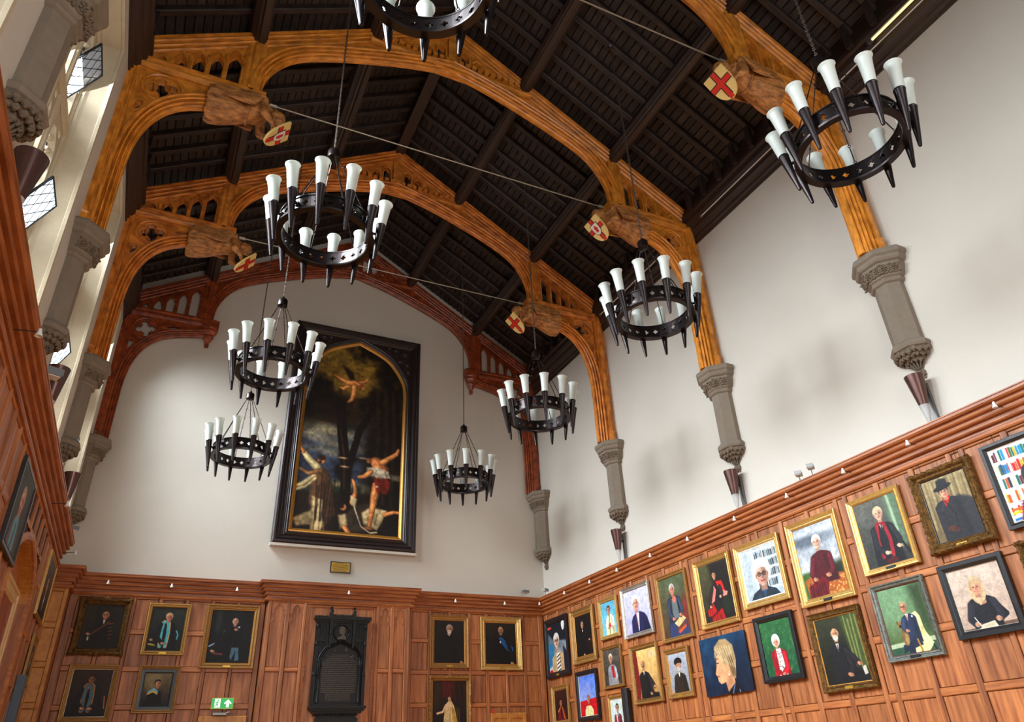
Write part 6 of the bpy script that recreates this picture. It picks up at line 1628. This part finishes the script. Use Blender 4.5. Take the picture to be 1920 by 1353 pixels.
def great():
    a = Art(CW, CHh, (60, 44, 20), (34, 24, 18), 77, res=170, noise=14)
    A = a.A
    for cx, cy, rx, ry, c in ((0.42, 0.32, 0.34, 0.26, (148, 122, 52)), (0.52, 0.42, 0.2, 0.14, (176, 142, 62)), (0.3, 0.2, 0.25, 0.14, (134, 112, 52))):
        a.e(cx, cy, rx, ry, c, soft=0.16, a=0.8)
    a.p([(0, 0.96), (0.6, 0.92), (0.62, 1.5), (0, 1.5)], (66, 74, 92), 0.14)
    for cx, cy, rx, ry in ((0.3, 0.98, 0.22, 0.05), (0.36, 1.1, 0.16, 0.03), (0.12, 1.03, 0.1, 0.03), (0.3, 1.18, 0.12, 0.02)): a.e(cx, cy, rx, ry, (176, 164, 130), 0.12, soft=0.07, a=0.85)
    a.e(0.4, 1.5, 0.2, 0.05, (206, 186, 110), soft=0.08, a=0.8); a.p([(0, 1.5), (0.2, 1.44), (0.45, 1.5), (0.6, 1.46), (0.6, 1.58), (0, 1.62)], (52, 66, 60), 0.03)
    a.p([(0, 1.56), (1, 1.52), (1, 2.2), (0, 2.2)], (42, 30, 22), 0.05)
    f = a.field(9) * 0.6 + a.field(26) * 0.4
    dark = np.clip(((a.x - 0.62) / 0.2), 0, 1) * np.clip((f - 0.3) * 5, 0, 1)
    a.put(dark * 0.9, (26, 19, 12))
    for (cx, cy, rx, ry) in ((0.62, 0.12, 0.24, 0.1), (0.85, 0.3, 0.16, 0.2), (0.12, 0.55, 0.2, 0.16), (0.1, 0.8, 0.2, 0.14), (0.35, 0.66, 0.18, 0.14), (0.72, 0.62, 0.2, 0.12), (0.78, 0.86, 0.18, 0.14), (0.42, 1.34, 0.11, 0.1), (0.5, 1.22, 0.12, 0.05), (0.7, 1.08, 0.16, 0.12), (0.9, 1.1, 0.12, 0.4)):
        m = np.clip((1 - np.hypot((a.x - cx) / rx, (a.y - cy) / ry)) * 1.6 + (f - 0.5) * 2.2, 0, 1)
        a.put(m * 0.92, (28, 20, 12))
    for k in range(260):
        x, y = a.r.rand(), a.r.rand() * 1.4
        a.e(x, y, 0.008 + 0.01 * a.r.rand(), 0.006, (70 + 30 * a.r.rand(), 56, 24), a.r.rand() * 3, a=0.5)
    a.l([(0.47, 1.72), (0.46, 1.35), (0.4, 1.0), (0.36, 0.7)], 0.045, (30, 20, 12)); a.l([(0.48, 1.3), (0.55, 0.95), (0.66, 0.72)], 0.032, (32, 22, 14)); a.l([(0.45, 1.5), (0.43, 1.2), (0.38, 0.95)], 0.01, (84, 56, 30), 0.7)
    for x in (0.72, 0.8, 0.87, 0.95): a.l([(x, 1.6), (x + 0.01, 1.0), (x - 0.02, 0.5)], 0.016, (56, 42, 24), 0.8)
    S, C_, B_ = (198, 134, 80), (206, 186, 140), (92, 66, 44)
    # airborne child figure
    a.p([(0.43, 0.44), (0.35, 0.3), (0.4, 0.31), (0.46, 0.36), (0.48, 0.45)], (58, 38, 22), 0.02)
    a.t([(0.42, 0.47), (0.34, 0.44), (0.28, 0.41)], 0.022, 0.008, S); a.t([(0.44, 0.49), (0.38, 0.54), (0.35, 0.53)], 0.022, 0.009, S); a.t([(0.42, 0.47), (0.5, 0.455), (0.53, 0.47)], 0.03, 0.024, S)
    a.t([(0.48, 0.5), (0.475, 0.58), (0.46, 0.64), (0.43, 0.67)], 0.026, 0.01, S); a.t([(0.52, 0.45), (0.58, 0.43), (0.6, 0.4)], 0.014, 0.008, S); a.e(0.545, 0.49, 0.024, 0.026, (150, 88, 50)); a.e(0.56, 0.5, 0.014, 0.016, S)
    # standing figure in a wind-blown robe
    a.p([(0.17, 1.32), (0.29, 1.34), (0.35, 1.5), (0.39, 1.74), (0.3, 1.86), (0.18, 1.8), (0.16, 1.55)], B_, 0.015); a.p([(0.17, 1.34), (0.23, 1.34), (0.24, 1.7), (0.17, 1.66)], (128, 98, 66), 0.04, 0.7)
    a.p([(0.19, 1.6), (0.28, 1.62), (0.3, 1.82), (0.26, 1.95), (0.2, 1.92)], C_, 0.02); a.folds(0.19, 0.29, 1.64, 1.9, (120, 98, 66), 5, 0.006, 0.7)
    a.t([(0.21, 1.34), (0.13, 1.27), (0.08, 1.21)], 0.036, 0.022, C_); a.t([(0.08, 1.21), (0.05, 1.17), (0.04, 1.12)], 0.014, 0.008, S); a.e(0.235, 1.265, 0.03, 0.034, S); a.e(0.24, 1.245, 0.034, 0.024, (64, 38, 24)); a.e(0.228, 1.285, 0.014, 0.016, (60, 38, 26))
    a.p([(0.0, 1.53), (0.1, 1.47), (0.19, 1.38), (0.21, 1.44), (0.12, 1.53), (0.02, 1.57)], C_, 0.015); a.l([(0.03, 1.54), (0.12, 1.5), (0.19, 1.42)], 0.005, (130, 108, 70)); a.p([(0.04, 1.8), (0.14, 1.74), (0.2, 1.72), (0.19, 1.84), (0.08, 1.86)], (176, 156, 112), 0.02, 0.9)
    a.folds(0.2, 0.38, 1.4, 1.8, (52, 36, 26), 8, 0.007, 0.7); a.t([(0.22, 1.93), (0.225, 2.0), (0.2, 2.04)], 0.022, 0.012, S); a.t([(0.24, 1.36), (0.14, 1.4), (0.06, 1.36)], 0.022, 0.012, (150, 110, 72))
    # fallen figure
    a.p([(0.46, 1.74), (0.56, 1.64), (0.68, 1.62), (0.74, 1.7), (0.7, 1.84), (0.52, 1.88)], (64, 54, 42), 0.03); a.e(0.455, 1.665, 0.027, 0.03, S); a.e(0.44, 1.65, 0.028, 0.028, (46, 30, 20)); a.p([(0.42, 1.74), (0.48, 1.72), (0.5, 1.82), (0.44, 1.86)], C_, 0.02, 0.85)
    a.t([(0.48, 1.84), (0.52, 1.89), (0.54, 1.96)], 0.02, 0.012, S); a.t([(0.53, 1.62), (0.555, 1.52), (0.54, 1.45), (0.52, 1.41)], 0.02, 0.009, S); a.p([(0.51, 1.56), (0.57, 1.58), (0.56, 1.66), (0.52, 1.64)], C_, 0.012, 0.9)
    a.p([(0.62, 1.7), (0.7, 1.64), (0.84, 1.66), (0.8, 1.76), (0.76, 1.84), (0.64, 1.8)], C_, 0.02); a.folds(0.66, 0.8, 1.68, 1.8, (130, 112, 80), 5, 0.006, 0.7); a.t([(0.82, 1.7), (0.9, 1.67), (0.98, 1.67)], 0.018, 0.01, S)
    a.l([(0.52, 1.56), (0.56, 1.68), (0.62, 1.82), (0.7, 1.87), (0.76, 1.86)], 0.006, (206, 190, 160))
    # striding figure
    a.t([(0.74, 1.44), (0.72, 1.58), (0.71, 1.68), (0.69, 1.82)], 0.038, 0.016, S); a.e(0.68, 1.83, 0.035, 0.012, S, 0.2); a.p([(0.7, 1.36), (0.8, 1.34), (0.86, 1.4), (0.84, 1.52), (0.74, 1.5)], (128, 44, 26), 0.02); a.e(0.74, 1.45, 0.014, 0.01, (226, 200, 170))
    a.t([(0.78, 1.3), (0.74, 1.24), (0.72, 1.22)], 0.065, 0.05, (184, 120, 74)); a.t([(0.78, 1.22), (0.86, 1.16), (0.91, 1.12), (0.93, 1.07)], 0.026, 0.011, S); a.e(0.655, 1.215, 0.024, 0.028, (120, 78, 50)); a.e(0.65, 1.225, 0.012, 0.014, S)
    a.p([(0.64, 1.28), (0.74, 1.27), (0.84, 1.3), (0.86, 1.36), (0.74, 1.37), (0.64, 1.34)], (196, 186, 164), 0.015); a.folds(0.64, 0.86, 1.28, 1.36, (110, 100, 84), 6, 0.005, 0.7); a.t([(0.68, 1.32), (0.62, 1.37), (0.57, 1.38)], 0.024, 0.012, S); a.p([(0.86, 1.32), (0.98, 1.33), (0.94, 1.38), (0.88, 1.38)], (140, 130, 112), 0.02, 0.7)
    for (x, y) in ((0.42, 1.22), (0.6, 1.2), (0.44, 1.3)): a.e(x, y, 0.035, 0.008, (226, 190, 150), soft=0.01, a=0.9)
    return a
me = great().finish(0.0025, 0.35).mesh(CW, CHh, -0.05)
put('canvas', me, gp)

# brass plaque below the great painting: a heading and five lines of engraving
pq = thing('brass_plaque', 'small brass plaque with engraved lines under the great painting', 'plaque', (5.7, YE - 0.002, 5.835))
MB().box(-0.235, 0.235, -0.03, 0, -0.125, 0.125).build('backing_board', FM['darkwood'], pq)
MB().box(-0.212, 0.212, -0.034, -0.03, -0.105, 0.105).build('brass_plate', BRASS, pq)
ln = MB(); rr = random.Random(8)
for k, (wd, zz) in enumerate(((0.28, 0.082), (0.36, 0.048), (0.37, 0.022), (0.36, -0.004), (0.35, -0.03), (0.33, -0.056), (0.3, -0.085))):
    x = -wd / 2
    while x < wd / 2:
        g = rr.uniform(0.012, 0.04)
        ln.box(x, min(x + g, wd / 2), -0.0355, -0.034, zz - 0.005, zz + 0.005); x += g + 0.008
o = ln.build('engraved_lines', BLACK2, pq); o['kind'] = 'stuff'

# ================================================================ BLACK BRONZE MEMORIAL TABLET
TX, TY = 5.74, YB - 0.03
tb = thing('memorial_tablet', 'black gothic bronze memorial tablet with medallion on the projecting oak panel', 'memorial', (TX, TY, 2.6))
to = (TX, TY, 2.6)
def tp(m, name, mt=BRONZE, smooth=False): return m.build(name, mt, tb, to, smooth)
F = lambda y: TY - y
tp(MB().box(5.17, 6.28, F(0.06), F(0), 2.9, 4.56), 'back_plate', BRONZE_D)
cr_ = MB(); cr_.box(5.12, 6.34, F(0.15), F(0), 4.585, 4.62); cr_.box(5.15, 6.31, F(0.12), F(0), 4.55, 4.585); cr_.box(5.18, 6.28, F(0.09), F(0), 4.52, 4.55)
for k in range(30):
    x = 5.13 + 1.2 * k / 29
    cr_.join(ball((x, F(0.12), 4.64 + (0.03 if 5.5 < x < 5.97 else 0)), 0.022, 1, 0.7, 1.3, 6, 4))
cr_.box(5.5, 5.96, F(0.13), F(0.05), 4.62, 4.66)
tp(cr_, 'cresting_cornice', smooth=False)
for x in (5.47, 5.97):
    fi = MB(); fi.box(x - 0.028, x + 0.028, F(0.14), F(0), 4.3, 4.74)
    fi.join(lathe([(0.04, 4.74), (0.03, 4.76), (0.018, 4.82), (0.03, 4.835), (0.012, 4.85), (0.004, 4.88)], (x, F(0.09), 0), 6))
    fi.box(x - 0.02, x + 0.02, F(0.12), F(0.05), 4.02, 4.3)
    for k in range(5): fi.join(ball((x + 0.03 * (-1) ** k, F(0.12), 4.6 + 0.04 * k), 0.015, seg=5, rings=4))
    tp(fi, 'finial')
tp(torus((5.72, F(0.08), 4.335), 0.165, 0.022, 28, 6, Matrix.Rotation(pi / 2, 3, 'X')), 'medallion_rim', smooth=True)
pf = [(5.66, 4.4), (5.645, 4.35), (5.66, 4.34), (5.655, 4.31), (5.675, 4.29), (5.71, 4.29), (5.715, 4.26), (5.63, 4.22), (5.62, 4.19), (5.82, 4.19), (5.81, 4.24), (5.765, 4.28), (5.79, 4.36), (5.77, 4.43), (5.72, 4.455), (5.68, 4.44)]
tp(plate(pf, [], F(0.105), F(0.06)), 'profile_relief', BRONZE_T)
# blind tracery flanking the medallion
bt = MB()
for s, xs in ((-1, (5.21, 5.27, 5.33, 5.39)), (1, (6.05, 6.11, 6.17, 6.23))):
    for x in xs: bt.box(x - 0.008, x + 0.008, F(0.085), F(0.05), 3.82, 4.5)
    bt.box(min(xs) - 0.03, max(xs) + 0.03, F(0.1), F(0.05), 4.14, 4.17)
    for x in xs[:-1]:
        bt.join(sweep([(x + 0.008, F(0.07), 4.42), (x + 0.03, F(0.07), 4.49), (x + 0.052, F(0.07), 4.42)], [(-0.006, -0.015), (-0.006, 0.015), (0.006, 0.015), (0.006, -0.015)]))
        bt.join(sweep([(x + 0.008, F(0.07), 4.05), (x + 0.03, F(0.07), 4.12), (x + 0.052, F(0.07), 4.05)], [(-0.006, -0.015), (-0.006, 0.015), (0.006, 0.015), (0.006, -0.015)]))
tp(bt, 'blind_tracery')
arcL = spline([(5.30, 3.68), (5.31, 3.82), (5.4, 3.97), (5.56, 4.06), (5.725, 4.13)], 5)
arcF = [(x, z) for x, z in arcL] + [(11.45 - x, z) for x, z in arcL[::-1][1:]]
full = [(5.30, 2.96)] + arcF + [(6.15, 2.96)]
tp(sweep([(x, F(0.07), z) for x, z in full], [(-0.05, 0.01), (-0.05, -0.03), (-0.035, -0.05), (-0.02, -0.03), (0.0, -0.045), (0.02, -0.02), (0.03, 0.01)]), 'pointed_arch')
tp(plate([(x, z) for x, z in full], [], F(0.072), F(0.05)), 'inscription_panel', BRONZE_D)
for x in (5.3, 6.15):
    cl_ = lathe([(0.04, 2.96), (0.04, 3.02), (0.028, 3.06), (0.024, 3.6), (0.042, 3.64), (0.045, 3.69)], (x, F(0.1), 0), 8); tp(cl_, 'colonnette', smooth=True)
for x in (5.2, 6.24):
    bu = MB(); bu.box(x - 0.035, x + 0.035, F(0.11), F(0), 2.9, 3.5); bu.box(x - 0.026, x + 0.026, F(0.1), F(0), 3.5, 4.1); bu.box(x - 0.02, x + 0.02, F(0.09), F(0), 4.1, 4.5)
    for zz in (3.5, 4.1, 4.45): bu.join(ball((x, F(0.1), zz), 0.035, 1, 0.8, 1.5, 6, 5))
    tp(bu, 'buttress')
tx = MB(); rr = random.Random(4)
z = 3.88
while z > 3.0:
    hw = 0.36 if z < 3.75 else 0.36 - (z - 3.75) * 1.4
    if z < 3.14: hw = 0.26
    x = 5.725 - hw
    while x < 5.725 + hw:
        g = rr.uniform(0.015, 0.06); tx.box(x, min(x + g, 5.725 + hw), F(0.076), F(0.07), z - 0.008, z + 0.008); x += g + 0.012
    z -= 0.036
o = tp(tx, 'raised_lettering', BRONZE_T); o['kind'] = 'stuff'
for (x, z) in ((5.6, 3.98), (5.85, 3.98), (5.45, 3.84), (5.99, 3.84)):
    mm = MB()
    for k in range(4): mm.join(ball((x + 0.022 * cos(k * pi / 2), F(0.08), z + 0.022 * sin(k * pi / 2)), 0.016, 1, 0.6, 1, 6, 4))
    tp(mm, 'floral_boss', BRONZE_T, True)
bs = MB(); bs.box(5.14, 6.32, F(0.16), F(0), 2.85, 2.9); bs.box(5.17, 6.29, F(0.13), F(0), 2.81, 2.85); bs.box(5.22, 6.24, F(0.1), F(0), 2.77, 2.81); bs.box(5.3, 6.16, F(0.12), F(0), 2.6, 2.68)
for k in range(22): bs.join(ball((5.26 + 0.042 * k, F(0.09), 2.74), 0.022, 1, 1, 1.1, 6, 4))
bs.box(5.33, 6.13, F(0.08), F(0), 2.62, 2.8)
tp(bs, 'moulded_base')
bb = MB(); bb.box(5.38, 6.08, F(0.06), F(0), 2.2, 2.6); tp(bb, 'lower_apron')

# ================================================================ EXIT SIGN
ex = thing('exit_sign', 'green running man exit sign with an upward arrow above the end wall door', 'sign', (3.525, YP - 0.05, 2.985))
MB().box(-0.205, 0.205, -0.03, 0.02, -0.1, 0.1).build('housing', BRASS, ex)
MB().box(-0.198, 0.198, -0.033, -0.028, -0.092, 0.092).build('green_panel', GRN, ex)
def sg(pts, name='symbol', mt=WHT, y0=-0.036): return plate(pts, [], y0, y0 + 0.004).build(name, mt, ex)
sg([(-0.145, -0.075), (-0.145, 0.08), (-0.04, 0.08), (-0.04, -0.075)], 'doorway_symbol')
def seg_(p, q, w):
    d = Vector((q[0] - p[0], q[1] - p[1])).normalized(); n = Vector((-d.y, d.x)) * w
    return [(p[0] + n.x, p[1] + n.y), (q[0] + n.x, q[1] + n.y), (q[0] - n.x, q[1] - n.y), (p[0] - n.x, p[1] - n.y)]
man = MB()
for pts in (seg_((-0.09, 0.035), (-0.105, -0.012), 0.011), seg_((-0.105, -0.012), (-0.078, -0.035), 0.008), seg_((-0.078, -0.035), (-0.088, -0.07), 0.007), seg_((-0.105, -0.012), (-0.12, -0.045), 0.008), seg_((-0.12, -0.045), (-0.15, -0.055), 0.007), seg_((-0.088, 0.033), (-0.062, 0.012), 0.006), seg_((-0.062, 0.012), (-0.045, 0.025), 0.005), seg_((-0.095, 0.033), (-0.125, 0.018), 0.006), seg_((-0.125, 0.018), (-0.13, -0.008), 0.005), [(-0.083 + 0.014 * cos(k * pi / 5), 0.055 + 0.014 * sin(k * pi / 5)) for k in range(10)]):
    man.join(plate(pts, [], -0.039, -0.036))
man.build('running_figure', GRN, ex)
sg([(0.075, -0.07), (0.075, 0.01), (0.045, -0.015), (0.03, 0.002), (0.1, 0.07), (0.17, 0.002), (0.155, -0.015), (0.125, 0.01), (0.125, -0.07)], 'arrow_symbol')
dc = thing('door_closer', 'grey metal door closer below the exit sign', 'door closer', (3.52, YP - 0.06, 2.80))
MB().box(-0.15, 0.1, -0.05, 0.0, -0.022, 0.018).build('body', STEEL, dc)
tube((0.05, -0.02, 0.0), (0.16, -0.04, 0.03), 0.008, 6).build('arm', STEEL, dc)
al = thing('alarm_beacon', 'tiny red alarm light on the right hand door of the end wall', 'alarm', (9.36, YP - 0.065, 2.79))
MB().box(-0.03, 0.03, -0.012, 0.01, -0.03, 0.03).build('base', RED, al)
ball((0, -0.018, 0), 0.018, seg=10).build('lens', RED, al, smooth=True)
